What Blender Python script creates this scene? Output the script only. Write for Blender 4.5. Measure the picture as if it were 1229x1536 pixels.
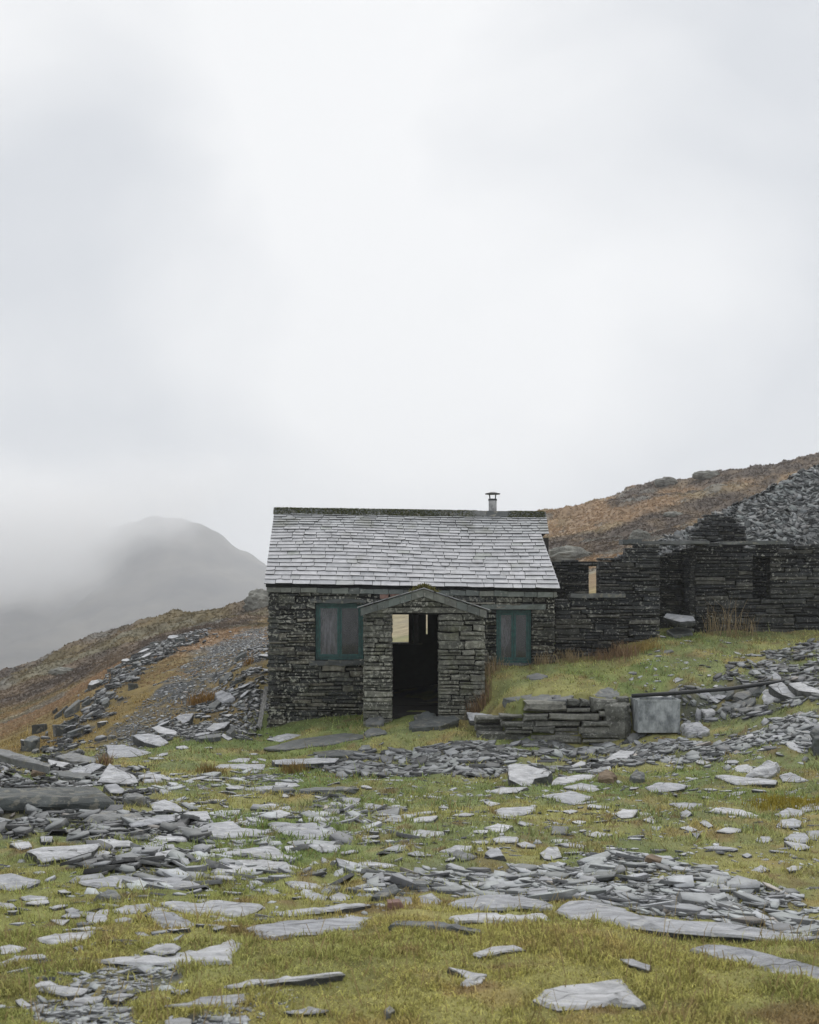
import bpy, bmesh, math, random
import numpy as np
from mathutils import Vector, geometry

random.seed(7)
rng = np.random.default_rng(11)
R = math.radians
scene = bpy.context.scene
col = scene.collection
for o in list(bpy.data.objects):
    bpy.data.objects.remove(o)

# ------------------------------------------------------------------ camera
EYE, YH, FOC, CX = 1.6, 904.0, 1792.0, 614.5      # eye height, horizon row, focal length and centre column in photo pixels
cam_data = bpy.data.cameras.new('camera')
cam = bpy.data.objects.new('camera', cam_data)
col.objects.link(cam)
cam.location = (0, 0, EYE)
cam.rotation_euler = (R(90), 0, 0)
cam_data.sensor_fit = 'VERTICAL'
cam_data.sensor_height = 36
cam_data.lens = FOC / 1536 * 36
cam_data.shift_y = (YH - 768) / 1536
cam_data.clip_start = 0.1
cam_data.clip_end = 20000
cam_data.dof.use_dof = True
cam_data.dof.focus_distance = 20
cam_data.dof.aperture_fstop = 6.3
scene.camera = cam

# ------------------------------------------------------------------ world, sun, exposure
SUN_EL, SUN_AZ = R(52), R(15)
world = bpy.data.worlds.new('World')
scene.world = world
world.use_nodes = True
wn, wl = world.node_tree.nodes, world.node_tree.links
wn.clear()
def wnode(t, **k):
    n = wn.new(t)
    for a, b in k.items():
        setattr(n, a, b)
    return n
w_out = wnode('ShaderNodeOutputWorld')
w_bg = wnode('ShaderNodeBackground')
w_bg.inputs['Strength'].default_value = 0.1
sky_tex = wnode('ShaderNodeTexSky', sky_type='NISHITA', sun_disc=False, sun_elevation=SUN_EL, sun_rotation=SUN_AZ)
w_tc = wnode('ShaderNodeTexCoord')
w_map = wnode('ShaderNodeMapping')
w_map.inputs['Scale'].default_value = (1.0, 1.0, 1.25)
w_map.inputs['Location'].default_value = (18.579, 17.128, 19.820)
w_n1 = wnode('ShaderNodeTexNoise')
w_n1.inputs['Scale'].default_value = 3.2
w_n1.inputs['Detail'].default_value = 4.5
w_n1.inputs['Roughness'].default_value = 0.40
w_n1.inputs['Distortion'].default_value = 0.35
w_ramp = wnode('ShaderNodeValToRGB')
cr = w_ramp.color_ramp
cr.elements[0].position = 0.36
cr.elements[0].color = (5.45, 5.66, 5.98, 1)
cr.elements[1].position = 0.62
cr.elements[1].color = (7.6, 7.65, 7.72, 1)
w_mix = wnode('ShaderNodeMixRGB')
w_mix.inputs['Fac'].default_value = 0.97
wl.new(w_tc.outputs['Generated'], w_map.inputs['Vector'])
wl.new(w_map.outputs['Vector'], w_n1.inputs['Vector'])
wl.new(w_n1.outputs['Fac'], w_ramp.inputs['Fac'])
wl.new(sky_tex.outputs['Color'], w_mix.inputs['Color1'])
wl.new(w_ramp.outputs['Color'], w_mix.inputs['Color2'])
wl.new(w_mix.outputs['Color'], w_bg.inputs['Color'])
wl.new(w_bg.outputs['Background'], w_out.inputs['Surface'])

sun_data = bpy.data.lights.new('sun', 'SUN')
sun_data.energy = 1.5
sun_data.angle = R(75)
sun_data.color = (1.0, 0.975, 0.94)
sun = bpy.data.objects.new('sun', sun_data)
col.objects.link(sun)
sun.rotation_euler = (-(R(90) - SUN_EL), 0, -SUN_AZ)     # light from ahead of the camera, high, a little to the right

scene.view_settings.view_transform = 'Standard'
scene.view_settings.look = 'None'
scene.view_settings.exposure = 0.27
scene.view_settings.gamma = 1.0
scene.view_settings.use_curve_mapping = False
cy = scene.cycles
cy.use_denoising = True
cy.max_bounces = 6
cy.diffuse_bounces = 3
cy.glossy_bounces = 2
cy.transmission_bounces = 4
cy.transparent_max_bounces = 12
cy.volume_bounces = 6
cy.volume_step_rate = 1.0
cy.volume_max_steps = 128

# ------------------------------------------------------------------ helpers
def px2(px, py, Y):
    return Vector(((px - CX) / FOC * Y, Y, EYE + (YH - py) / FOC * Y))

def hash2(i, j, s):
    h = np.sin(i * 127.1 + j * 311.7 + s * 74.7) * 43758.5453
    return h - np.floor(h)

def vnoise(x, y, s=0):
    x = np.asarray(x, float); y = np.asarray(y, float)
    i, j = np.floor(x), np.floor(y)
    f, g = x - i, y - j
    f, g = f * f * (3 - 2 * f), g * g * (3 - 2 * g)
    a, b = hash2(i, j, s), hash2(i + 1, j, s)
    c, d = hash2(i, j + 1, s), hash2(i + 1, j + 1, s)
    return (a * (1 - f) + b * f) * (1 - g) + (c * (1 - f) + d * f) * g

def fbm(x, y, s=0, o=4):
    t, a, n = 0, 0.5, 0
    for k in range(o):
        t = t + a * vnoise(x * 2 ** k + 17 * k, y * 2 ** k - 9 * k, s + k); n += a; a *= 0.5
    return t / n

def sstep(a, b, x):
    t = np.clip((np.asarray(x, float) - a) / (b - a), 0, 1)
    return t * t * (3 - 2 * t)

def in_poly(x, y, poly):
    x = np.asarray(x); y = np.asarray(y)
    r = np.zeros(x.shape, bool)
    n = len(poly)
    for k in range(n):
        x1, y1 = poly[k]; x2, y2 = poly[(k + 1) % n]
        if y1 == y2:
            continue
        c = ((y1 > y) != (y2 > y)) & (x < (x2 - x1) * (y - y1) / (y2 - y1) + x1)
        r ^= c
    return r

def mixc(a, b, t):
    t = np.asarray(t)[..., None]
    return np.asarray(a) * (1 - t) + np.asarray(b) * t

def link(me, name, mat, parent=None, loc=(0, 0, 0)):
    o = bpy.data.objects.new(name, me)
    col.objects.link(o)
    if mat is not None:
        me.materials.append(mat)
    o.location = loc
    if parent is not None:
        o.parent = parent
    return o

ORG = {}
def mesh_obj(name, V, F, mat, parent=None, smooth=False):
    """V in world coordinates; a child is stored relative to its thing's origin, a top-level mesh to the middle of its base."""
    V = np.asarray(V, float).reshape(-1, 3)
    if parent is not None:
        org = ORG[parent.name]
    else:
        org = np.array([V[:, 0].mean(), V[:, 1].mean(), V[:, 2].min()])
    me = bpy.data.meshes.new(name)
    me.from_pydata((V - org).tolist(), [], [list(f) for f in F])
    if smooth:
        me.polygons.foreach_set('use_smooth', [True] * len(me.polygons))
    me.update()
    o = link(me, name, mat, parent, (0, 0, 0) if parent is not None else tuple(org))
    ORG[o.name] = org
    return o

def thing(name, loc, label, cat, group=None):
    o = bpy.data.objects.new(name, None)
    o.empty_display_size = 0.2
    col.objects.link(o)
    o.location = loc
    ORG[o.name] = np.array(loc, float)
    return tag(o, label, cat, group)

def tag(o, label=None, cat=None, group=None, kind=None):
    if cat and not kind and 'kind' not in o: kind = 'thing'
    for k, v in (('label', label), ('category', cat), ('group', group), ('kind', kind)):
        if v:
            o[k] = v
    return o

def fast_mesh(name, V, loop_v, loop_start, loop_total, mat, color=None, kind=None, smooth=False, domain='POINT'):
    me = bpy.data.meshes.new(name)
    V = np.ascontiguousarray(V, np.float32).reshape(-1, 3)
    me.vertices.add(len(V)); me.vertices.foreach_set('co', V.ravel())
    me.loops.add(len(loop_v)); me.loops.foreach_set('vertex_index', np.ascontiguousarray(loop_v, np.int32))
    me.polygons.add(len(loop_start))
    me.polygons.foreach_set('loop_start', np.ascontiguousarray(loop_start, np.int32))
    me.polygons.foreach_set('loop_total', np.ascontiguousarray(loop_total, np.int32))
    if smooth:
        me.polygons.foreach_set('use_smooth', np.ones(len(loop_start), bool))
    me.update(calc_edges=True)
    if color is not None:
        a = me.attributes.new('col', 'FLOAT_COLOR', domain)
        c = np.ones((len(color), 4), np.float32); c[:, :3] = color
        a.data.foreach_set('color', c.ravel())
    o = link(me, name, mat)
    if kind:
        o['kind'] = kind
    return o

# ------------------------------------------------------------------ materials
def new_mat(name):
    m = bpy.data.materials.new(name)
    m.use_nodes = True
    nt = m.node_tree
    nt.nodes.clear()
    return m, nt.nodes, nt.links

def N(nodes, t, ins=None, **k):
    n = nodes.new(t)
    for a, b in k.items():
        setattr(n, a, b)
    for a, b in (ins or {}).items():
        n.inputs[a].default_value = b
    return n

def ramp(nodes, stops, interp='LINEAR'):
    n = nodes.new('ShaderNodeValToRGB')
    n.color_ramp.interpolation = interp
    e = n.color_ramp.elements
    while len(e) < len(stops):
        e.new(0.5)
    for x, (p, c) in zip(e, stops):
        x.position = p
        x.color = (*c, 1)
    return n

def mat_stone(name, stops, lichen=0.64, lichen_col=(0.30, 0.30, 0.27), rough=0.62, scale=7.0, bump=0.5, use_attr=False, moss=None, var=0.5, spec=0.4, stretch=(1, 1, 1), cracks=0.0, lscale=16.0, damp=0.0):
    """weathered slate: tone by object (or attribute), blotches, lichen spots, fine cleavage relief"""
    m, n, l = new_mat(name)
    out = N(n, 'ShaderNodeOutputMaterial')
    p = N(n, 'ShaderNodeBsdfPrincipled', {'Roughness': rough, 'Specular IOR Level': spec})
    g = N(n, 'ShaderNodeNewGeometry')
    mp = N(n, 'ShaderNodeMapping'); mp.inputs['Scale'].default_value = stretch
    l.new(g.outputs['Position'], mp.inputs['Vector'])
    if use_attr:
        base = N(n, 'ShaderNodeAttribute', attribute_name='col').outputs['Color']
    else:
        oi = N(n, 'ShaderNodeObjectInfo')
        rp = ramp(n, stops)
        l.new(oi.outputs['Random'], rp.inputs['Fac'])
        base = rp.outputs['Color']
    n1 = N(n, 'ShaderNodeTexNoise', {'Scale': scale, 'Detail': 5.0, 'Roughness': 0.65})
    l.new(mp.outputs['Vector'], n1.inputs['Vector'])
    mr = N(n, 'ShaderNodeMapRange', {'From Min': 0.3, 'From Max': 0.7, 'To Min': 1 - var, 'To Max': 1 + var})
    l.new(n1.outputs['Fac'], mr.inputs['Value'])
    mul = N(n, 'ShaderNodeVectorMath', operation='MULTIPLY')
    l.new(base, mul.inputs[0])
    l.new(mr.outputs['Result'], mul.inputs[1])
    cur = mul.outputs['Vector']
    if damp:
        n6 = N(n, 'ShaderNodeTexNoise', {'Scale': 1.1, 'Detail': 5.0, 'Roughness': 0.6}); l.new(g.outputs['Position'], n6.inputs['Vector'])
        r6 = N(n, 'ShaderNodeMapRange', {'From Min': 0.40, 'From Max': 0.58, 'To Min': 1 - damp, 'To Max': 1.25}); l.new(n6.outputs['Fac'], r6.inputs['Value'])
        m6 = N(n, 'ShaderNodeVectorMath', operation='MULTIPLY'); l.new(cur, m6.inputs[0]); l.new(r6.outputs['Result'], m6.inputs[1])
        cur = m6.outputs['Vector']
    if lichen:
        n2 = N(n, 'ShaderNodeTexNoise', {'Scale': lscale, 'Detail': 3.0, 'Roughness': 0.6})
        l.new(g.outputs['Position'], n2.inputs['Vector'])
        r2 = N(n, 'ShaderNodeMapRange', {'From Min': lichen, 'From Max': lichen + 0.035, 'To Min': 0.0, 'To Max': 0.9})
        l.new(n2.outputs['Fac'], r2.inputs['Value'])
        n5 = N(n, 'ShaderNodeTexNoise', {'Scale': 1.3, 'Detail': 4.0, 'Roughness': 0.6}); l.new(g.outputs['Position'], n5.inputs['Vector'])
        r5 = N(n, 'ShaderNodeMapRange', {'From Min': 0.38, 'From Max': 0.58, 'To Min': 0.25, 'To Max': 1.0}); l.new(n5.outputs['Fac'], r5.inputs['Value'])
        m5 = N(n, 'ShaderNodeMath', operation='MULTIPLY'); l.new(r2.outputs['Result'], m5.inputs[0]); l.new(r5.outputs['Result'], m5.inputs[1])
        mx = N(n, 'ShaderNodeMixRGB', {'Color2': (*lichen_col, 1)})
        l.new(m5.outputs['Value'], mx.inputs['Fac']); l.new(cur, mx.inputs['Color1'])
        cur = mx.outputs['Color']
    if moss:
        n3 = N(n, 'ShaderNodeTexNoise', {'Scale': 2.2, 'Detail': 5.0, 'Roughness': 0.6})
        l.new(g.outputs['Position'], n3.inputs['Vector'])
        r3 = N(n, 'ShaderNodeMapRange', {'From Min': moss[0], 'From Max': moss[0] + 0.12, 'To Min': 0.0, 'To Max': moss[1]})
        l.new(n3.outputs['Fac'], r3.inputs['Value'])
        mx = N(n, 'ShaderNodeMixRGB', {'Color2': (*moss[2], 1)})
        l.new(r3.outputs['Result'], mx.inputs['Fac']); l.new(cur, mx.inputs['Color1'])
        cur = mx.outputs['Color']
    crk = None
    if cracks:
        dn_ = N(n, 'ShaderNodeTexNoise', {'Scale': 3.0, 'Detail': 3.0})
        l.new(g.outputs['Position'], dn_.inputs['Vector'])
        ad = N(n, 'ShaderNodeMixRGB', {'Fac': 0.22}); l.new(mp.outputs['Vector'], ad.inputs['Color1']); l.new(dn_.outputs['Color'], ad.inputs['Color2'])
        vo = N(n, 'ShaderNodeTexVoronoi', {'Scale': 1.7}, feature='DISTANCE_TO_EDGE'); l.new(ad.outputs['Color'], vo.inputs['Vector'])
        rc = N(n, 'ShaderNodeMapRange', {'From Min': 0.004, 'From Max': 0.020, 'To Min': 1.0, 'To Max': 0.0}); l.new(vo.outputs['Distance'], rc.inputs['Value'])
        nm = N(n, 'ShaderNodeTexNoise', {'Scale': 2.3, 'Detail': 2.0}); l.new(g.outputs['Position'], nm.inputs['Vector'])
        rm = N(n, 'ShaderNodeMapRange', {'From Min': 0.46, 'From Max': 0.58, 'To Min': 0.0, 'To Max': cracks}); l.new(nm.outputs['Fac'], rm.inputs['Value'])
        ml = N(n, 'ShaderNodeMath', operation='MULTIPLY'); l.new(rc.outputs['Result'], ml.inputs[0]); l.new(rm.outputs['Result'], ml.inputs[1])
        mx = N(n, 'ShaderNodeMixRGB', {'Color2': (0.05, 0.052, 0.05, 1)}); l.new(ml.outputs['Value'], mx.inputs['Fac']); l.new(cur, mx.inputs['Color1'])
        cur = mx.outputs['Color']
    l.new(cur, p.inputs['Base Color'])
    n4 = N(n, 'ShaderNodeTexNoise', {'Scale': scale * 4, 'Detail': 6.0, 'Roughness': 0.7})
    l.new(mp.outputs['Vector'], n4.inputs['Vector'])
    b = N(n, 'ShaderNodeBump', {'Strength': bump, 'Distance': 0.02})
    l.new(n4.outputs['Fac'], b.inputs['Height'])
    l.new(b.outputs['Normal'], p.inputs['Normal'])
    l.new(p.outputs['BSDF'], out.inputs['Surface'])
    return m

def mat_simple(name, c, rough=0.6, metal=0.0, noise=0.3, scale=8.0, stretch=(1, 1, 1), bump=0.0, c2=None, spec=0.5):
    m, n, l = new_mat(name)
    out = N(n, 'ShaderNodeOutputMaterial')
    p = N(n, 'ShaderNodeBsdfPrincipled', {'Roughness': rough, 'Metallic': metal, 'Specular IOR Level': spec})
    g = N(n, 'ShaderNodeNewGeometry')
    mp = N(n, 'ShaderNodeMapping'); mp.inputs['Scale'].default_value = stretch
    l.new(g.outputs['Position'], mp.inputs['Vector'])
    t = N(n, 'ShaderNodeTexNoise', {'Scale': scale, 'Detail': 6.0, 'Roughness': 0.65})
    l.new(mp.outputs['Vector'], t.inputs['Vector'])
    c = np.array(c); cb = np.array(c2) if c2 is not None else np.clip(c * (1 + noise), 0, 1)
    rp = ramp(n, [(0.35, tuple(c * (1 - noise))), (0.65, tuple(cb))])
    l.new(t.outputs['Fac'], rp.inputs['Fac'])
    l.new(rp.outputs['Color'], p.inputs['Base Color'])
    if bump:
        b = N(n, 'ShaderNodeBump', {'Strength': bump, 'Distance': 0.02})
        l.new(t.outputs['Fac'], b.inputs['Height'])
        l.new(b.outputs['Normal'], p.inputs['Normal'])
    l.new(p.outputs['BSDF'], out.inputs['Surface'])
    return m

def mat_blade(name):
    m, n, l = new_mat(name)
    out = N(n, 'ShaderNodeOutputMaterial')
    a = N(n, 'ShaderNodeAttribute', attribute_name='col')
    d = N(n, 'ShaderNodeBsdfDiffuse')
    t = N(n, 'ShaderNodeBsdfTranslucent')
    mx = N(n, 'ShaderNodeMixShader', {'Fac': 0.3})
    l.new(a.outputs['Color'], d.inputs['Color']); l.new(a.outputs['Color'], t.inputs['Color'])
    l.new(d.outputs['BSDF'], mx.inputs[1]); l.new(t.outputs['BSDF'], mx.inputs[2])
    l.new(mx.outputs['Shader'], out.inputs['Surface'])
    return m

def mat_ground(name):
    m, n, l = new_mat(name)
    out = N(n, 'ShaderNodeOutputMaterial')
    p = N(n, 'ShaderNodeBsdfPrincipled', {'Roughness': 0.9, 'Specular IOR Level': 0.15})
    a = N(n, 'ShaderNodeAttribute', attribute_name='col')
    g = N(n, 'ShaderNodeNewGeometry')
    cd = N(n, 'ShaderNodeTexNoise', {'Scale': 1.6, 'Detail': 9.0, 'Roughness': 0.75})
    l.new(g.outputs['Position'], cd.inputs['Vector'])
    mr = N(n, 'ShaderNodeMapRange', {'From Min': 0.3, 'From Max': 0.7, 'To Min': 0.55, 'To Max': 1.45})
    l.new(cd.outputs['Fac'], mr.inputs['Value'])
    mul = N(n, 'ShaderNodeVectorMath', operation='MULTIPLY')
    l.new(a.outputs['Color'], mul.inputs[0]); l.new(mr.outputs['Result'], mul.inputs[1])
    l.new(mul.outputs['Vector'], p.inputs['Base Color'])
    b = N(n, 'ShaderNodeBump', {'Strength': 0.9, 'Distance': 0.08})
    l.new(cd.outputs['Fac'], b.inputs['Height'])
    l.new(b.outputs['Normal'], p.inputs['Normal'])
    l.new(p.outputs['BSDF'], out.inputs['Surface'])
    return m

M = {}
M['ground'] = mat_ground('ground')
M['blade'] = mat_blade('blade')
M['chip'] = mat_stone('chip', None, lichen=0, use_attr=True, rough=0.5, scale=14, var=0.25, bump=0.3, spec=0.5)
M['slab'] = mat_stone('slab', [(0, (0.31, 0.32, 0.345)), (0.5, (0.40, 0.41, 0.43)), (1, (0.49, 0.495, 0.51))], lichen=0.61, lichen_col=(0.53, 0.53, 0.50),
                      rough=0.48, scale=5.5, var=0.42, bump=1.0, spec=0.5, stretch=(1.0, 2.6, 3.0), cracks=.9, lscale=12.0, moss=(0.60, 0.45, (0.17, 0.155, 0.08)))
M['slab_dark'] = mat_stone('slab_dark', [(0, (0.07, 0.078, 0.08)), (0.5, (0.10, 0.11, 0.108)), (1, (0.14, 0.145, 0.145))], lichen=0.57, lscale=9.0,
                           lichen_col=(0.22, 0.21, 0.175), rough=0.55, scale=5, var=0.35, bump=0.6, moss=(0.62, 0.6, (0.06, 0.062, 0.02)))
M['slab_edge_shade'] = mat_stone('slab_edge_shade', [(0, (0.048, 0.052, 0.053)), (1, (0.09, 0.093, 0.09))], lichen=0.64, lichen_col=(0.26, 0.25, 0.21), rough=0.65, scale=9, var=0.45, bump=0.9, stretch=(1, 1, 5))
M['block'] = mat_stone('block', [(0, (0.050, 0.058, 0.058)), (1, (0.062, 0.07, 0.068))], lichen=0.53, lscale=7.0, lichen_col=(0.20, 0.19, 0.15), rough=0.7, scale=4, var=0.5, bump=1.0, moss=(0.60, 0.5, (0.09, 0.08, 0.045)))
M['slate_edge_shade'] = mat_simple('slate_edge_shade', (0.035, 0.037, 0.037), 0.7, noise=.4)  # roof slate edges blackened to paint in the shadow gaps between courses
M['slab_brown'] = mat_stone('slab_brown', [(0, (0.15, 0.11, 0.075)), (1, (0.2, 0.15, 0.1))], lichen=0.7, rough=0.8, scale=9, var=0.4)
M['slab_red'] = mat_stone('slab_red', [(0, (0.2, 0.12, 0.1)), (1, (0.24, 0.15, 0.12))], lichen=0.7, rough=0.8, scale=9, var=0.35)
WALL_STOPS = [(0, (0.024, 0.027, 0.029)), (0.35, (0.048, 0.051, 0.049)), (0.6, (0.080, 0.083, 0.073)), (0.85, (0.125, 0.118, 0.095)), (1, (0.19, 0.18, 0.15))]
M['stone'] = mat_stone('stone', WALL_STOPS, lichen=0.545, lichen_col=(0.42,0.42,0.36), lscale=17.0, damp=.6, rough=0.62, scale=7, var=0.6, bump=1.0, moss=(0.58, 0.45, (0.075, 0.08, 0.035)))
PORCH_STOPS = [(0, (0.085, 0.088, 0.074)), (0.5, (0.13, 0.134, 0.112)), (1, (0.20, 0.198, 0.168))]
M['stone_porch'] = mat_stone('stone_porch', PORCH_STOPS, lichen=0.54, lichen_col=(0.44,0.44,0.38), lscale=17.0, damp=.4, rough=0.65, scale=8, var=0.5, bump=1.0, moss=(0.55, 0.5, (0.09, 0.095, 0.04)))
RUIN_STOPS = [(0, (0.012, 0.014, 0.017)), (0.4, (0.026, 0.029, 0.032)), (0.7, (0.046, 0.048, 0.046)), (0.9, (0.075, 0.074, 0.064)), (1, (0.11, 0.108, 0.095))]
M['stone_ruin'] = mat_stone('stone_ruin', RUIN_STOPS, lichen=0.585, lichen_col=(0.32,0.32,0.29), lscale=18.0, damp=.5, rough=0.6, scale=7, var=0.6, bump=1.0)
M['stone_ret'] = mat_stone('stone_ret', [(0, (0.085, 0.088, 0.08)), (0.5, (0.14, 0.142, 0.125)), (1, (0.21, 0.208, 0.18))], lichen=0.56, lscale=20.0, rough=0.7, scale=8, var=0.5, bump=0.9)
M['core'] = mat_simple('core', (0.010, 0.010, 0.010), 0.9, noise=0.4)
M['roof_slate'] = mat_stone('roof_slate', [(0, (0.33, 0.342, 0.36)), (0.25, (0.385, 0.39, 0.41)), (0.75, (0.43, 0.435, 0.455)), (0.93, (0.48, 0.48, 0.50)), (1, (0.32, 0.34, 0.325))],
                            lichen=0.71, rough=0.42, scale=5, var=0.24, bump=0.35, spec=0.5, moss=(0.58, 0.40, (0.15, 0.155, 0.11)))
M['eaves'] = mat_stone('eaves', [(0, (0.11, 0.122, 0.115)), (0.4, (0.155, 0.18, 0.168)), (0.8, (0.20, 0.21, 0.185)), (1, (0.15, 0.155, 0.14))], lichen=0.60, rough=0.6, scale=6, var=0.3, bump=0.3)
M['rock'] = mat_stone('rock', [(0, (0.15, 0.15, 0.135)), (1, (0.22, 0.22, 0.195))], lichen=0.58, lichen_col=(0.33, 0.33, 0.29), rough=0.85, scale=1.6, var=0.55, bump=1.0)
M['teal'] = mat_simple('teal', (0.022, 0.088, 0.088), 0.45, noise=0.35, scale=12, c2=(0.034, 0.125, 0.118))
M['galv'] = mat_simple('galv', (0.27, 0.30, 0.32), 0.5, metal=0.35, noise=0.35, scale=9, stretch=(1, 1, .6), c2=(0.50, 0.53, 0.55), bump=.15)
M['flue'] = mat_simple('flue', (0.33, 0.33, 0.33), 0.4, metal=0.7, noise=0.4, scale=9)
M['black'] = mat_simple('black', (0.018, 0.02, 0.022), 0.5, noise=0.3)
M['wood'] = mat_simple('wood', (0.24, 0.235, 0.225), 0.8, noise=0.4, scale=4, stretch=(10, 10, 1), bump=0.4)
M['darkwood'] = mat_simple('darkwood', (0.03, 0.028, 0.026), 0.8, noise=0.4, scale=6)
M['board'] = mat_simple('board', (0.4, 0.4, 0.42), 0.7, noise=0.2)
M['moor_far'] = mat_simple('moor_far', (0.05, 0.052, 0.06), 0.95, noise=0.5, scale=0.012, stretch=(1, 1, .35), c2=(0.13, 0.12, 0.10), spec=0.1)

def mat_pane():
    m, n, l = new_mat('pane')
    out = N(n, 'ShaderNodeOutputMaterial')
    g = N(n, 'ShaderNodeNewGeometry')
    mp = N(n, 'ShaderNodeMapping'); mp.inputs['Scale'].default_value = (9, 1, 1.6)
    l.new(g.outputs['Position'], mp.inputs['Vector'])
    t = N(n, 'ShaderNodeTexNoise', {'Scale': 2.2, 'Detail': 6.0, 'Roughness': 0.65})
    l.new(mp.outputs['Vector'], t.inputs['Vector'])
    oi = N(n, 'ShaderNodeObjectInfo')
    dirt = N(n, 'ShaderNodeBsdfPrincipled', {'Base Color': (0.20, 0.20, 0.22, 1), 'Roughness': 0.35})
    tr_n = N(n, 'ShaderNodeBsdfTransparent', {'Color': (0.62, 0.66, 0.66, 1)})
    gl_n = N(n, 'ShaderNodeBsdfGlossy', {'Roughness': 0.06})
    glass = N(n, 'ShaderNodeMixShader', {'Fac': 0.045})
    l.new(tr_n.outputs['BSDF'], glass.inputs[1]); l.new(gl_n.outputs['BSDF'], glass.inputs[2])
    mr = N(n, 'ShaderNodeMapRange', {'From Min': 0.36, 'From Max': 0.66, 'To Min': 0.12, 'To Max': 0.95})
    l.new(t.outputs['Fac'], mr.inputs['Value'])
    mm = N(n, 'ShaderNodeMath', operation='MULTIPLY')
    at = N(n, 'ShaderNodeAttribute', attribute_name='dirt', attribute_type='OBJECT')
    l.new(mr.outputs['Result'], mm.inputs[0]); l.new(at.outputs['Fac'], mm.inputs[1])
    mx = N(n, 'ShaderNodeMixShader')
    l.new(mm.outputs['Value'], mx.inputs['Fac'])
    l.new(glass.outputs['Shader'], mx.inputs[1]); l.new(dirt.outputs['BSDF'], mx.inputs[2])
    l.new(mx.outputs['Shader'], out.inputs['Surface'])
    return m
M['pane'] = mat_pane()

# ------------------------------------------------------------------ terrain
def P(px, py, Y):                                  # a surveyed point: photo pixel and distance -> (u, ln Y, slope)
    return ((px - CX) / FOC, math.log(Y), (YH - py) / FOC)
def Z(px, Y, z):
    return ((px - CX) / FOC, math.log(Y), (z - EYE) / Y)

near = [Z(p, 2.0, 0.06) for p in (-500, 0, 614, 1229, 1700)] + [Z(p, 4.5, 0.01) for p in (-500, 0, 300, 614, 900, 1229, 1700)]
near += [Z(0, 6, -.14), Z(-500, 6, -.14), Z(300, 6.2, -.11), Z(614, 6.2, -.10), Z(900, 6.0, -.06), Z(1229, 6, -.11), Z(1700, 6, -.1)]
near += [Z(100, 7, -.22), Z(300, 7.5, -.287), Z(500, 7.2, -.25), Z(750, 7.3, -.266), Z(1000, 7.2, -.31), Z(1200, 7.2, -.38), Z(1700, 7.3, -.35)]
near += [P(1100, 1345, 8.2), P(614, 1300, 9), P(300, 1290, 9.5), P(0, 1290, 9.5), P(-500, 1290, 9.5), P(1100, 1300, 9.4), P(1229, 1310, 9.2), P(1700, 1300, 9.5)]
near += [P(614, 1235, 12), P(1000, 1235, 12), P(1229, 1233, 12), P(1700, 1230, 12), P(300, 1215, 13), P(60, 1216, 13), P(-500, 1210, 13)]
near += [P(614, 1178, 16), P(1000, 1178, 16), P(1229, 1166, 16), P(1700, 1150, 16), P(200, 1165, 17), P(0, 1168, 17), P(-500, 1165, 17)]
low = near + [P(614, 1140, 19.5), P(850, 1136, 19.5), P(300, 1138, 20), P(1050, 1125, 19), P(1229, 1120, 18), P(480, 1102, 22.5), P(350, 1105, 23),
              P(614, 1078, 22.6), P(614, 1100, 21.3), P(700, 1098, 21.5), P(400, 1094, 24), P(540, 1076, 23.8), Z(614, 26, -.57), P(800, 1113, 20.5),
              P(950, 1109, 20.4), P(1100, 1085, 20), P(1229, 1060, 19.5), P(1700, 1010, 20), Z(800, 24, -.6), Z(900, 24, -.4)]
up = near + [Z(740, 24, .3), Z(840, 24, .4), Z(930, 24.2, .5), Z(1000, 25, .75), P(1045, 948, 26.5), P(1229, 948, 26.5), P(1700, 900, 26.5), P(1229, 985, 23), P(1229, 1020, 21),
             P(1700, 960, 22), P(1100, 1035, 21), P(1000, 1045, 21), P(870, 1048, 20.9), P(770, 1050, 21), P(740, 1032, 22.5), P(1000, 995, 23), P(850, 1015, 22.5), Z(640, 24, 0.1), Z(640, 21, -.2)]
left = [P(-500, 1160, 23), P(100, 1136, 22), P(170, 1120, 22.8), P(250, 1032, 29), P(330, 982, 36), P(398, 948, 44), P(395, 985, 29), P(330, 1040, 27), P(380, 1040, 26), P(290, 1075, 25),
        P(80, 1122, 24), P(130, 1062, 29), P(190, 1002, 35), P(240, 972, 40), P(300, 951, 46), P(-500, 1180, 32), P(0, 1105, 34), P(100, 1045, 45), P(0, 1070, 50),
        P(-500, 1100, 70), P(0, 1030, 75), P(100, 987, 80), P(200, 942, 85), P(240, 930, 88), P(300, 922, 90), P(345, 918, 93), P(375, 902, 97), P(400, 891, 100),
        Z(0, 130, -14), Z(200, 130, -10), Z(400, 135, -3), Z(-500, 130, -20), Z(0, 175, -40), Z(300, 175, -30), Z(-500, 175, -45)]
mid = [Z(500, 33, .25), Z(614, 33, .3), Z(614, 45, .75), P(590, 922, 62), P(614, 840, 112), P(720, 800, 116), Z(614, 175, 2), Z(500, 30, -.1)]
right = [Z(750, 33, 1.0), Z(900, 33, 1.7), Z(1100, 33, 1.7), Z(1229, 33, 1.8), Z(1700, 33, 3), P(830, 838, 60), P(960, 808, 60), Z(1229, 45, 3.8), Z(1229, 60, 6.4), Z(1700, 60, 10),
         P(850, 803, 85), P(1000, 765, 90), P(1229, 728, 95), P(818, 769, 122), P(860, 768, 124), P(900, 757, 126), P(950, 741, 128), P(985, 727, 130), P(1000, 726, 130), P(1030, 729, 132),
         P(1060, 719, 134), P(1130, 707, 137), P(1180, 700, 139), P(1229, 693, 141), P(1700, 600, 150), Z(818, 175, 6), Z(1000, 175, 11), Z(1229, 178, 15), Z(1700, 180, 22)]
SU = 3.2
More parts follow.
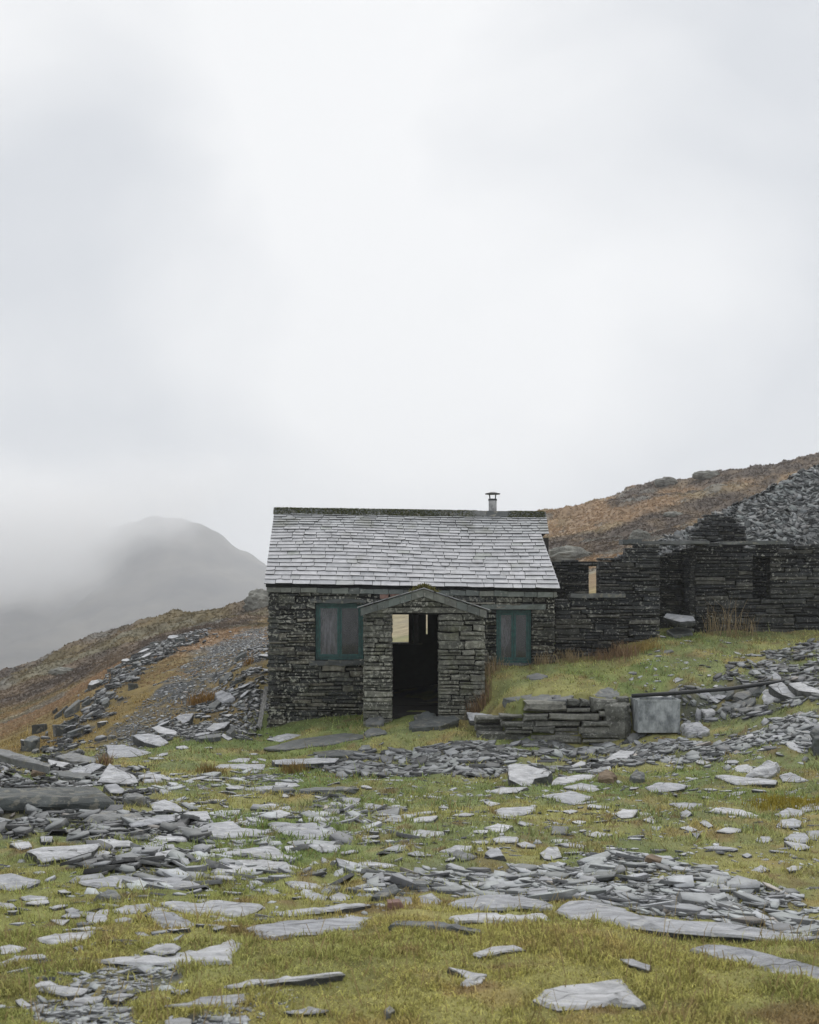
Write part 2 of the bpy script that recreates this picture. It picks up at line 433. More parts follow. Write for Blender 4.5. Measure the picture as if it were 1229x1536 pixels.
def tps(points):
    A = np.array(points)
    p = np.c_[A[:, 0] * SU, A[:, 1]]
    n = len(p)
    d = np.linalg.norm(p[:, None] - p[None], axis=2)
    K = np.where(d > 0, d * d * np.log(d + 1e-12), 0) + 1e-5 * np.eye(n)
    Q = np.c_[np.ones(n), p]
    L = np.zeros((n + 3, n + 3)); L[:n, :n] = K; L[:n, n:] = Q; L[n:, :n] = Q.T
    w = np.linalg.solve(L, np.r_[A[:, 2], 0, 0, 0])
    def f(u, v):
        q = np.c_[np.ravel(u) * SU, np.ravel(v)]
        out = w[n] + q @ w[n + 1:]
        for k in range(n):
            dd = (q[:, 0] - p[k, 0]) ** 2 + (q[:, 1] - p[k, 1]) ** 2
            out += w[k] * 0.5 * dd * np.log(dd + 1e-20)
        return out.reshape(np.shape(u))
    return f
f_low, f_up = tps(low + left + mid + right), tps(up + left + mid + right)
NU, NV = 430, 500
UG = np.linspace(-0.74, 0.74, NU)
VG = np.linspace(math.log(2.3), math.log(176), NV)
UU, VV = np.meshgrid(UG, VG)
YY = np.exp(VV); XX = UU * YY
zl, zu = EYE + f_low(UU, VV) * YY, EYE + f_up(UU, VV) * YY
TX = [0.9, 1.2, 1.5, 1.9, 4.3, 5.2, 7.0, 9.0, 14.0]
TY = [22.6, 22.3, 21.4, 21.0, 20.85, 20.95, 20.7, 20.1, 19.0]
yl = np.interp(XX, TX, TY)
wd = np.interp(XX, [1.0, 1.7, 1.9, 4.2, 5.2, 7.0, 14], [0.5, 0.35, 0.10, 0.10, 0.45, 0.9, 1.5])
tm = sstep(-1, 1, (YY - yl) / wd) * np.where(YY < 22.72, sstep(0.95, 2.05, XX), sstep(1.32, 1.5, XX)) * (1 - sstep(30, 40, YY))
tm = np.where(YY > 40, 0, tm)
ZZ = zl * (1 - tm) + zu * tm
amp = np.clip(0.0065 * YY, 0.03, 0.10)
ZZ += (fbm(XX * 1.7, YY * 1.7, 3, 4) - 0.5) * amp * 1.6
ZZ += (fbm(XX * 5, YY * 5, 9, 3) - 0.5) * 0.055 * (YY < 30)
far = sstep(45, 80, YY)
ZZ += far * ((fbm(XX * .16, YY * .16, 21, 5) - 0.5) * 2.6 + (fbm(XX * .9, YY * .9, 5, 3) - .5) * 0.9)
PPX = CX + FOC * UU
PPY = YH - FOC * (ZZ - EYE) / YY

def grid_sample(G, x, y):
    x = np.asarray(x, float); y = np.maximum(np.asarray(y, float), 2.31)
    a = np.clip((x / y - UG[0]) / (UG[1] - UG[0]), 0, NU - 1.001)
    b = np.clip((np.log(y) - VG[0]) / (VG[1] - VG[0]), 0, NV - 1.001)
    i, j = a.astype(int), b.astype(int)
    f, g = a - i, b - j
    return (G[j, i] * (1 - f) + G[j, i + 1] * f) * (1 - g) + (G[j + 1, i] * (1 - f) + G[j + 1, i + 1] * f) * g

def ground(x, y):
    return grid_sample(ZZ, x, y)

def cast(px, py, ymin=2.4):
    """where the sight line through a photo pixel meets the ground"""
    u, t = (px - CX) / FOC, (YH - py) / FOC
    yv = np.exp(np.linspace(math.log(ymin), math.log(170), 1500))
    tz = (ground(u * yv, yv) - EYE) / yv
    k = np.argmax(tz >= t)
    if tz[k] < t:
        k = len(yv) - 1
    if k > 0:
        f = (t - tz[k - 1]) / max(tz[k] - tz[k - 1], 1e-9)
        Y = yv[k - 1] + np.clip(f, 0, 1) * (yv[k] - yv[k - 1])
    else:
        Y = yv[0]
    return np.array([u * Y, Y, float(ground(u * Y, Y))])

# gravel and scree areas, as outlines on the ground
REG = {
 'scree': [(800, 1345), (790, 1318), (830, 1292), (900, 1276), (1000, 1290), (1080, 1308), (1150, 1318), (1240, 1345), (1240, 1425), (1130, 1398), (1000, 1376), (850, 1352)],
 'forecourt': [(470, 1142), (560, 1127), (700, 1117), (800, 1114), (950, 1110), (1010, 1125), (900, 1160), (780, 1162), (700, 1166), (560, 1166), (450, 1160)],
 'bank_low': [(930, 1122), (1040, 1108), (1240, 1062), (1240, 1118), (1140, 1122), (1060, 1136), (1000, 1152), (930, 1155)],
 'bank_high': [(1000, 1045), (1090, 1012), (1150, 985), (1240, 965), (1240, 1050), (1100, 1072), (1020, 1092)],
 'pile': [(-40, 1142), (120, 1142), (215, 1160), (225, 1200), (330, 1250), (260, 1312), (120, 1316), (60, 1262), (-40, 1262)],
 'patch_a': [(150, 1442), (235, 1448), (250, 1478), (180, 1505), (110, 1495), (140, 1470)],
 'patch_b': [(55, 1500), (130, 1502), (200, 1508), (215, 1545), (40, 1545)],
 'patch_c': [(380, 1490), (470, 1478), (480, 1490), (400, 1508), (370, 1545), (300, 1545), (310, 1512)],
 'middle': [(560, 1300), (640, 1282), (830, 1290), (810, 1345), (700, 1345), (560, 1340)],
 'track': [(120, 1140), (180, 1090), (260, 1015), (330, 965), (404, 940), (404, 958), (370, 985), (320, 1030), (270, 1080), (220, 1120), (180, 1138)],
 'rubble': [(200, 1118), (260, 1075), (330, 1020), (404, 965), (404, 1080), (345, 1105), (260, 1110)],
 'verge': [(70, 1138), (120, 1068), (190, 998), (250, 962), (310, 944), (310, 956), (255, 982), (190, 1035), (130, 1100), (110, 1140)],
}
REGW = {}
for k, poly in REG.items():
    REGW[k] = [tuple(cast(a, b)[:2]) for a, b in poly]
GR = np.zeros_like(XX)
for k, poly in REGW.items():
    jx = (fbm(XX * 2.2, YY * 2.2, 31, 3) - .5) * 0.9 * np.clip(YY / 14, .4, 1.5)
    jy = (fbm(XX * 2.2, YY * 2.2, 47, 3) - .5) * 0.9 * np.clip(YY / 14, .4, 1.5)
    GR = np.maximum(GR, in_poly(XX + jx, YY + jy, poly) * (0.75 if k in ('middle', 'bank_high', 'track') else 1.0))
GT = in_poly(XX + (fbm(XX * 1.2, YY * 1.2, 33, 3) - .5) * 1.5, YY, REGW['track']) * (.72 + .28 * sstep(.4, .6, fbm(XX * .9, YY * .9, 35, 3)))
GR *= .25 + .75 * sstep(.34, .52, fbm(XX * 1.6, YY * 1.6, 301, 3))
GR = np.maximum(GR, GT)
# under the hut and the ruin: bare earth
GR = np.maximum(GR, ((XX > -2.8) & (XX < 2.9) & (YY > 24.2) & (YY < 28.3)) * 1.0)

def turf_col(x, y):
    """colour of the living turf"""
    a = fbm(x * 1.1, y * 0.7, 61, 4); b = fbm(x * 3.1 + 5, y * 2.2, 71, 3); c = fbm(x * .5, y * .35, 83, 3)
    c0 = mixc((0.30, 0.345, 0.145), (0.44, 0.43, 0.17), sstep(.38, .62, a))
    nearw = 1 - sstep(7.2, 10, y)
    c0 = mixc(c0, (0.50, 0.46, 0.15), nearw * .5)
    c0 = mixc(c0, (0.48, 0.36, 0.16), sstep(.56, .74, b) * .6)
    c0 = mixc(c0, (0.22, 0.30, 0.095), sstep(.54, .7, c) * .75 * (1 - nearw * .5))
    c0 = mixc(c0, (0.27, 0.18, 0.10), sstep(.66, .8, fbm(x * 4 + 9, y * 3, 91, 3)) * .7)
    c0 = mixc(c0, mixc((0.36, 0.27, 0.10), (0.30, 0.20, 0.085), b), sstep(22, 24.5, y) * sstep(-2.9, -3.6, x) * .9)
    return c0

def seg_dist(px, py, poly):
    d = np.full(np.shape(px), 1e9)
    for (x1, y1), (x2, y2) in zip(poly[:-1], poly[1:]):
        t = np.clip(((px - x1) * (x2 - x1) + (py - y1) * (y2 - y1)) / ((x2 - x1) ** 2 + (y2 - y1) ** 2), 0, 1)
        d = np.minimum(d, np.hypot(px - x1 - t * (x2 - x1), py - y1 - t * (y2 - y1)))
    return d

def heath_col(x, y, z):
    """moor grass, heather and bare rock on the far slopes"""
    px = CX + FOC * x / y; py = YH - FOC * (z - EYE) / y
    a = fbm(x * .22, y * .12, 101, 5); b = fbm(x * .6, y * .3, 113, 4); c = fbm(x * .12 + 4, y * .09, 121, 4)
    grass = mixc((0.27, 0.19, 0.12), (0.255, 0.205, 0.125), sstep(.4, .65, c))
    grass = mixc(grass, (0.32, 0.215, 0.125), sstep(.5, .7, b) * .7)
    heath = mixc((0.098, 0.08, 0.067), (0.165, 0.128, 0.092), sstep(.4, .7, b))
    # where the heather grows
    wr = np.clip(1.15 - seg_dist(px, py, [(835, 832), (920, 812), (1000, 780), (1080, 752), (1150, 735)]) / 26, 0, 1)
    wr = np.maximum(wr, np.clip(1.1 - seg_dist(px, py, [(930, 750), (990, 726), (1060, 716), (1140, 706), (1235, 690)]) / 24, 0, 1))
    wl_ = np.clip(1.12 - seg_dist(px, py, [(-60, 1050), (60, 1020), (150, 975), (240, 943), (340, 926), (420, 912)]) / 52, 0, 1)
    w = np.where(px > 600, wr, wl_)
    w = sstep(.42, .62, w * .55 + a * .75 - .12)
    r = mixc(grass, heath, w)
    rock = sstep(.62, .70, fbm(x * .35 + 7, y * .2, 131, 4))
    r = mixc(r, (0.20, 0.195, 0.175), rock * .75)
    olive = sstep(.55, .7, fbm(x * .1 + 2, y * .1, 141, 3)) * (px < 600)
    r = mixc(r, (0.19, 0.165, 0.06), olive * .35)
    straw = sstep(380, 470, px) * (1 - sstep(720, 800, px)) * (1 - sstep(60, 80, y))
    return mixc(r, (0.34, 0.30, 0.20), straw * .75)

gcol = turf_col(XX, YY) * 0.58
tr = sstep(29, 40, YY + (fbm(XX * .5, YY * .5, 151, 3) - .5) * 8) 
tr = np.where((PPX > 900) & (YY > 28.5), 1, tr)
gcol = mixc(gcol, heath_col(XX, YY, ZZ), tr)
gcol = mixc(gcol, mixc((0.05, 0.053, 0.053), (0.12, 0.124, 0.128), fbm(XX * 5, YY * 5, 161, 3)), GR * (0.35 + .65 * sstep(.35, .55, fbm(XX * 3, YY * 3, 171, 4))))
idx = np.arange(NU * NV).reshape(NV, NU)
q = np.stack([idx[:-1, :-1], idx[:-1, 1:], idx[1:, 1:], idx[1:, :-1]], -1).reshape(-1, 4)
terrain = fast_mesh('ground', np.stack([XX, YY, ZZ], -1), q.ravel(), np.arange(len(q)) * 4, np.full(len(q), 4), M['ground'], gcol.reshape(-1, 3), 'structure', smooth=True)

# the valley floor out to the horizon and the mountain across it
V = [(-3000, -250, -255), (3000, -250, -255), (3000, 3000, -255), (-3000, 3000, -255)]
vf = mesh_obj('valley', V, [(0, 1, 2, 3)], M['moor_far']); vf['kind'] = 'structure'
mt_pts = [P(258, 772, 1500), P(225, 777, 1520), P(290, 780, 1490), P(312, 789, 1480), P(345, 812, 1465), P(372, 834, 1455), P(395, 851, 1450), P(450, 880, 1440), P(560, 905, 1430), P(700, 915, 1430),
          P(150, 790, 1620), P(50, 775, 1800), P(-200, 760, 2000), P(-600, 740, 2200),
          P(250, 870, 1250), P(100, 905, 1300), P(-100, 905, 1300), P(-600, 900, 1350), P(350, 905, 1200), P(550, 950, 1200), P(0, 960, 1050), P(200, 950, 1020), P(-600, 960, 1050), P(0, 1040, 820),
          P(300, 1000, 850), P(600, 1030, 850), P(-600, 1060, 800), P(0, 1330, 600), P(600, 1330, 600), P(-600, 1330, 600),
          P(250, 930, 2000), P(450, 960, 1900), P(0, 900, 2500), P(-600, 900, 2700), P(700, 990, 1900), P(250, 1050, 2700), P(700, 1080, 2700)]
fm = tps(mt_pts)
mu, mv = np.meshgrid(np.linspace(-0.75, 0.08, 170), np.linspace(math.log(600), math.log(2700), 200))
my = np.exp(mv); mx_ = mu * my
mz = EYE + fm(mu, mv) * my
mz += (fbm(mx_ * .006, my * .006, 7, 5) - .5) * 34 * sstep(600, 1000, my) + (fbm(mx_ * .03, my * .012, 17, 5) - .5) * 14 + (np.abs(fbm(mx_ * .018, my * .006, 27, 4) - .5)) * 16 - 2
mz = np.maximum(mz, -250)
idx = np.arange(mu.size).reshape(mu.shape)
q = np.stack([idx[:-1, :-1], idx[:-1, 1:], idx[1:, 1:], idx[1:, :-1]], -1).reshape(-1, 4)
mtn = fast_mesh('mountain', np.stack([mx_, my, mz], -1), q.ravel(), np.arange(len(q)) * 4, np.full(len(q), 4), M['moor_far'], None, 'structure', smooth=True)

# ------------------------------------------------------------------ stone builders
def block(x0, x1, z0, z1, yf, depth, jit=0.012, bev=0.014, rnd=random):
    """one roughly dressed wall stone facing -Y"""
    w, h = x1 - x0, z1 - z0
    b = min(bev, 0.22 * h, 0.2 * w)
    j = min(jit, 0.16 * h)
    xm = x0 + w * rnd.uniform(.35, .65); xn = x0 + w * rnd.uniform(.35, .65)
    ring = [(x0, z0), (xm, z0), (x1, z0), (x1, (z0 + z1) / 2), (x1, z1), (xn, z1), (x0, z1), (x0, (z0 + z1) / 2)]
    ring = [(a + rnd.uniform(-j, j), c + rnd.uniform(-j, j)) for a, c in ring]
    cx_, cz = (x0 + x1) / 2, (z0 + z1) / 2
    tx, tz = rnd.uniform(-.05, .05), rnd.uniform(-.12, .12)
    V = []
    for a, c in ring:
        da, dc = a - cx_, c - cz
        k = max(0.0, 1 - b / max(abs(da), 1e-3)), max(0.0, 1 - b / max(abs(dc), 1e-3))
        V.append((cx_ + da * k[0], yf + da * tx + dc * tz + rnd.uniform(-.004, .004), cz + dc * k[1]))
    for a, c in ring:
        V.append((a, yf + b * rnd.uniform(.8, 1.6) + (a - cx_) * tx, c))
    for a, c in ring:
        V.append((a, yf + depth, c))
    F = [tuple(range(8))]
    for s in (0, 8):
        for k in range(8):
            m_ = (k + 1) % 8
            F.append((s + k, s + 8 + k, s + 8 + m_, s + m_))
    return V, F

def lay_wall(part, x0, x1, yface, zbot, ztop, mat, holes=(), hr=(0.07, 0.15), wr=(0.16, 0.55), depth=0.22, proud=0.028, gap=0.012, split=0.40, warp=0.02,
             jit=0.012, bev=0.014, limit=300, levels=(), joined=None, seed=1, xform=None, rag=0.0):
    """courses of individual stones; returns the stones made.  zbot/ztop: functions of x.  joined: name of one mesh instead of single stones"""
    rnd = random.Random(seed)
    xs = np.linspace(x0, x1, 40)
    lo, hi = min(zbot(x) for x in xs), max(ztop(x) for x in xs)
    lv = sorted(set([lo, hi] + [h[2] for h in holes if lo < h[2] < hi] + [h[3] for h in holes if lo < h[3] < hi] + [z for z in levels if lo < z < hi]))
    cells = []
    ph = [rnd.uniform(0, 6.28) for _ in range(4)]
    def wz(x, z):
        return warp * (math.sin(x * 1.7 + z * 2.1 + ph[0]) + .6 * math.sin(x * 4.1 - z * 3 + ph[1]))
    for za, zb in zip(lv[:-1], lv[1:]):
        n = max(1, round((zb - za) / rnd.uniform(*hr)))
        ws = [rnd.uniform(.6, 1.5) for _ in range(n)]
        s = sum(ws); z = za
        for k in range(n):
            h = (zb - za) * ws[k] / s
            segs = [(x0, x1)]
            for hx0, hx1, hz0, hz1 in holes:
                if hz0 < z + h / 2 < hz1:
                    ns = []
                    for a, b in segs:
                        if hx1 <= a or hx0 >= b:
                            ns.append((a, b)); continue
                        if hx0 > a: ns.append((a, hx0))
                        if hx1 < b: ns.append((hx1, b))
                    segs = ns
            for a, b in segs:
                x = a
                while x < b - 1e-6:
                    w = rnd.uniform(*wr) * (0.8 + 1.6 * min(h, .14) / .14 * .4)
                    if b - x - w < wr[0] * .8:
                        w = b - x
                    if w > wr[1] * 1.7:
                        w = w / 2
                    if h > hr[0] * 1.35 and rnd.random() < split:
                        f = rnd.uniform(.35, .65)
                        cells.append((x, x + w, z, z + h * f))
                        if rnd.random() < .5 and w > .3:
                            g = rnd.uniform(.35, .65)
                            cells.append((x, x + w * g, z + h * f, z + h)); cells.append((x + w * g, x + w, z + h * f, z + h))
                        else:
                            cells.append((x, x + w, z + h * f, z + h))
                    else:
                        cells.append((x, x + w, z, z + h))
                    x += w
            z += h
    out = []
    for a, b, c, d in cells:
        xm = (a + b) / 2
        top = ztop(xm) + rnd.uniform(-rag, rag * .4)
        if c > top - 0.035 or d < zbot(xm):
            continue
        if d > top + 0.06:
            d = top + 0.03
        w1 = wz(xm, (c + d) / 2)
        gg = gap * rnd.uniform(.6, 1.5)
        V, F = block(a + gg / 2, b - gg / 2, c + gg / 2 + w1, d - gg / 2 + w1, yface + rnd.uniform(-proud, proud), depth, jit, bev, rnd)
        V = np.array(V)
        if xform is not None:
            V = xform(V)
        out.append(((b - a) * (d - c), V, F))
    if joined:
        VV_, FF_, n = [], [], 0
        for _, V, F in out:
            VV_.append(V); FF_ += [tuple(i + n for i in f) for f in F]; n += len(V)
        o = mesh_obj(joined, np.concatenate(VV_), FF_, mat, part); o['kind'] = 'stuff'
        return [o]
    out.sort(key=lambda r: -r[0])
    objs = [mesh_obj('stone', V, F, mat, part) for _, V, F in out[:limit]]
    if len(out) > limit:
        VV_, FF_, n = [], [], 0
        for _, V, F in out[limit:]:
            VV_.append(V); FF_ += [tuple(i + n for i in f) for f in F]; n += len(V)
        o = mesh_obj('small_stone_fill', np.concatenate(VV_), FF_, mat, part); o['kind'] = 'stuff'
    return objs

def box(x0, x1, y0, y1, z0, z1):
    V = [(x, y, z) for x in (x0, x1) for y in (y0, y1) for z in (z0, z1)]
    F = [(0, 1, 3, 2), (4, 6, 7, 5), (0, 4, 5, 1), (2, 3, 7, 6), (0, 2, 6, 4), (1, 5, 7, 3)]
    return V, F

def boxes(name, list_, mat, parent):
    V, F = [], []
    for b in list_:
        v, f = box(*b)
        n = len(V); V += v; F += [tuple(i + n for i in t) for t in f]
    return mesh_obj(name, V, F, mat, parent)

def prism_x(prof, x0, x1):
    """profile [(y, z)] swept along x"""
    n = len(prof)
    V = [(x0, y, z) for y, z in prof] + [(x1, y, z) for y, z in prof]
    F = [tuple(range(n)), tuple(range(2 * n - 1, n - 1, -1))] + [(k, n + k, n + (k + 1) % n, (k + 1) % n) for k in range(n)]
    return V, F

def tube(path, rad, n=10):
    V, F = [], []
    P_ = [Vector(p) for p in path]
    for i, p in enumerate(P_):
        d = (P_[min(i + 1, len(P_) - 1)] - P_[max(i - 1, 0)]).normalized()
        a = d.orthogonal().normalized(); b = d.cross(a)
        r = rad[i] if isinstance(rad, (list, tuple)) else rad
        for k in range(n):
            t = 2 * math.pi * k / n
            V.append(tuple(p + a * r * math.cos(t) + b * r * math.sin(t)))
    for i in range(len(P_) - 1):
        for k in range(n):
            F.append((i * n + k, i * n + (k + 1) % n, (i + 1) * n + (k + 1) % n, (i + 1) * n + k))
    F.append(tuple(range(n - 1, -1, -1))); F.append(tuple(range((len(P_) - 1) * n, len(P_) * n)))
    return V, F

gz = lambda x, y: float(ground(x, y))

# ------------------------------------------------------------------ the hut
YW = 24.15                       # front wall face
hut = thing('stone_hut', (0.0, 26.2, -0.97), 'small dark slate stone hut with grey slate roof and gabled porch', 'hut')
HX0, HX1 = -2.86, 2.94
WIN_L = (-1.907, -0.936, 0.441, 1.587)
WIN_R = (1.76, 2.47, 0.374, 1.45)
DOOR = (-0.42, 0.66, -1.2, 1.36)
EAVE = lambda x: 1.965 - 0.105 * (x - HX0) / (HX1 - HX0)
RIDGE = lambda x: 3.63 - 0.085 * (x - HX0) / (HX1 - HX0)
zb_front = lambda x: min(gz(x, YW - .02), gz(x, YW - .3)) - 0.30
# core of the front wall, with the openings left free
core_b = []
def core_strip(x0, x1, z0, z1):
    core_b.append((x0, x1, YW + 0.07, YW + 0.5, z0, z1))
TOPZ = 1.84
core_strip(HX0 + .03, WIN_L[0], -1.4, TOPZ); core_strip(WIN_L[0], WIN_L[1], -1.4, WIN_L[2]); core_strip(WIN_L[0], WIN_L[1], WIN_L[3], TOPZ)
core_strip(WIN_L[1], DOOR[0], -1.4, TOPZ); core_strip(DOOR[0], DOOR[1], DOOR[3], TOPZ); core_strip(DOOR[1], WIN_R[0], -1.4, TOPZ)
core_strip(WIN_R[0], WIN_R[1], -1.4, WIN_R[2]); core_strip(WIN_R[0], WIN_R[1], WIN_R[3], TOPZ); core_strip(WIN_R[1], HX1 - .03, -1.4, TOPZ)
wall = boxes('front_wall', core_b, M['core'], hut)
lay_wall(wall, HX0, HX1, YW, zb_front, lambda x: EAVE(x) - 0.12, M['stone'], holes=[WIN_L, WIN_R, DOOR, (-0.80, 1.38, -1.4, 1.46)], seed=4, levels=(0.0, -0.5), hr=(0.075, 0.15), wr=(0.16, 0.52), warp=0.02, split=.42, gap=.012, jit=.020, proud=.035)
# gable and back walls
BACK = YW + 4.05
gl = boxes('gable_wall', [(HX0 + .06, HX0 + .45, YW + .5, BACK - .4, -1.4, 1.85)], M['core'], hut)
lay_wall(gl, -BACK, -YW, HX0, lambda y: -1.2, lambda y: 1.62 + 1.65 * (1 - abs(-y - 26.15) / 2.1), M['stone'], seed=8, joined='stone_facing', xform=lambda V: np.c_[V[:, 1], -V[:, 0], V[:, 2]])
V, F = prism_x([(YW + .4, 1.75), (BACK, 1.75), (26.15, 3.36)], HX0 + .06, HX0 + .45); mesh_obj('gable_head', V, F, M['core'], hut)
gr_ = boxes('gable_wall', [(HX1 - .45, HX1 - .06, YW + .5, BACK - .4, -1.4, 1.8)], M['core'], hut)
lay_wall(gr_, YW + .25, BACK, -HX1, lambda y: -0.2, lambda y: 1.55 + 1.6 * (1 - abs(y - 26.15) / 2.1), M['stone'], seed=9, joined='stone_facing', xform=lambda V: np.c_[-V[:, 1], V[:, 0], V[:, 2]])
V, F = prism_x([(YW + .4, 1.70), (BACK, 1.70), (26.15, 3.28)], HX1 - .45, HX1 - .06); mesh_obj('gable_head', V, F, M['core'], hut)
DX0_, DX1_ = -0.324, 0.545
BW = (-0.75, -0.02, 0.67, 1.42)
SL = (0.385, 0.425, 0.86, 1.32)
boxes('back_wall', [(HX0 + .06, BW[0], BACK - .4, BACK, -1.4, 1.9), (BW[0], BW[1], BACK - .4, BACK, -1.4, BW[2]), (BW[0], BW[1], BACK - .4, BACK, BW[3], 1.9),
                    (BW[1], SL[0], BACK - .4, BACK, -1.4, 1.9), (SL[0], SL[1], BACK - .4, BACK, -1.4, SL[2]), (SL[0], SL[1], BACK - .4, BACK, SL[3], 1.9),
                    (SL[1], HX1 - .06, BACK - .4, BACK, -1.4, 1.9)], M['core'], hut)
boxes('floor', [(HX0 + .1, HX1 - .1, YW + .52, BACK - .1, -1.3, -0.52), (DX0_ - .03, DX1_ + .03, 22.95, YW + .519, -1.3, -0.53)], M['core'], hut)
boxes('window_board', [(BW[0] + .01, 0.30, BACK - .50, BACK - .405, BW[2] - .035, BW[2] - .002)], M['wood'], hut)
boxes('shutter', [(0.10, 0.21, BACK - .52, BACK - .45, BW[2], 1.40)], M['board'], hut)
# windows
def window(r, dirt):
    x0, x1, z0, z1 = r
    yf = YW + 0.13
    t = 0.055
    wf = boxes('window', [(x0, x0 + t, yf, yf + .07, z0 + .002, z1), (x1 - t, x1, yf, yf + .07, z0 + .002, z1), (x0 + t, x1 - t, yf + .002, yf + .068, z0 + .002, z0 + t), (x0 + t, x1 - t, yf + .002, yf + .068, z1 - t, z1)], M['teal'], hut)
    xm = (x0 + x1) / 2
    for k, (a, b) in enumerate(((x0 + t, xm), (xm, x1 - t))):
        s = 0.042
        a, b = a + .004, b - .004
        boxes('casement', [(a, a + s, yf - .012, yf + .03, z0 + t + .004, z1 - t - .004), (b - s, b, yf - .012, yf + .03, z0 + t + .004, z1 - t - .004),
                           (a + s, b - s, yf - .010, yf + .028, z0 + t + .004, z0 + t + .004 + s * 1.3), (a + s, b - s, yf - .010, yf + .028, z1 - t - .004 - s, z1 - t - .004)], M['teal'], wf)
        p = boxes('pane', [(a + s, b - s, yf + .008, yf + .014, z0 + t + s * 1.3, z1 - t - s)], M['pane'], wf)
        p['dirt'] = float(dirt[k])
window(WIN_L, (1.0, 0.30))
window(WIN_R, (0.75, 0.28))
# curtain boards behind the left casements
boxes('inner_board', [(-1.86, -1.45, YW + .30, YW + .33, 0.45, 1.38)], M['board'], hut)
def rough_slab_box(name, x0, x1, y0, y1, z0, z1, mat, parent, seed=0, jit=.012):
    r = random.Random(seed)
    n = 6
    V, F = [], []
    for i in range(n):
        x = x0 + (x1 - x0) * i / (n - 1)
        for y, z in ((y0, z0), (y0, z1), (y1, z1), (y1, z0)):
            V.append((x, y + r.uniform(-jit, jit), z + r.uniform(-jit, jit)))
    for i in range(n - 1):
        for k in range(4):
            F.append((4 * i + k, 4 * (i + 1) + k, 4 * (i + 1) + (k + 1) % 4, 4 * i + (k + 1) % 4))
    F += [(3, 2, 1, 0), (4 * n - 4, 4 * n - 3, 4 * n - 2, 4 * n - 1)]
    return mesh_obj(name, V, F, mat, parent)
rough_slab_box('window_sill', -2.02, -0.90, YW - .06, YW + .2, 0.335, 0.425, M['slab_dark'], hut, 3)
rough_slab_box('lintel', -2.0, -0.88, YW - .035, YW + .25, 1.592, 1.66, M['slab_dark'], hut, 5)
rough_slab_box('lintel', 1.45, 2.75, YW - .035, YW + .25, 1.46, 1.56, M['eaves'], hut, 6)
rough_slab_box('lintel', -0.55, 0.8, YW - .02, YW + .45, 1.365, 1.45, M['darkwood'], hut, 7)
rough_slab_box('window_sill', 1.70, 2.5, YW - .03, YW + .2, 0.29, 0.37, M['slab_dark'], hut, 8)

XE_ = lambda px: (px - CX) / FOC * YW
# ---- roof
RY = 26.15
EY = 24.0
def roof_pt(x, s, lift=0.0):
    """s: 0 at the eaves, 1 at the ridge, on the front slope"""
    sag = 0.025 * math.sin((x + 3) * 1.1) * math.sin(math.pi * s) - 0.02 * math.sin(math.pi * s)
    y = EY + (RY - EY) * s
    z = EAVE(x) + (RIDGE(x) - EAVE(x)) * s + sag
    sl = math.atan2(1.66, RY - EY)
    return (x, y - math.sin(sl) * lift, z + math.cos(sl) * lift)
def verge_l(s): return -2.925 - 0.03 * s
JOG = 0.70
def verge_r(s): return 3.035 - 0.30 * s / JOG * 0.72 if s < JOG else 2.985
V, F = [], []
ss = np.linspace(0.01, 1, 14)
for s in ss:
    V += [roof_pt(verge_l(s) + .03, s, -.045), roof_pt(verge_r(s) - .05, s, -.045)]
n = len(V)
for s in ss:
    V += [roof_pt(verge_l(s) + .03, s, -.09), roof_pt(verge_r(s) - .05, s, -.09)]
for i in range(len(ss) - 1):
    F += [(2 * i, 2 * i + 1, 2 * i + 3, 2 * i + 2), (n + 2 * i, n + 2 * i + 2, n + 2 * i + 3, n + 2 * i + 1), (2 * i, 2 * i + 2, n + 2 * i + 2, n + 2 * i), (2 * i + 1, n + 2 * i + 1, n + 2 * i + 3, 2 * i + 3)]
F += [(0, n, n + 1, 1)]
roof = mesh_obj('roof', V, F, M['core'], hut)
V, F = [], []
for x in (-2.95, 2.98):
    V += [(x, RY, RIDGE(x) - .02), (x, BACK + .12, 1.86), (x, BACK + .12, 1.80), (x, RY, RIDGE(x) - .08)]
F = [(0, 4, 5, 1), (1, 5, 6, 2), (2, 6, 7, 3), (3, 7, 4, 0), (0, 1, 2, 3), (7, 6, 5, 4)]
mesh_obj('back_slope', V, F, M['roof_slate'], roof)
rnd = random.Random(21)
SLOPE = math.hypot(RY - EY, 1.66)
nrow = 24
exps = np.linspace(1.75, 0.80, nrow); exps = exps / exps.sum()
slates = []
s0 = 0.0
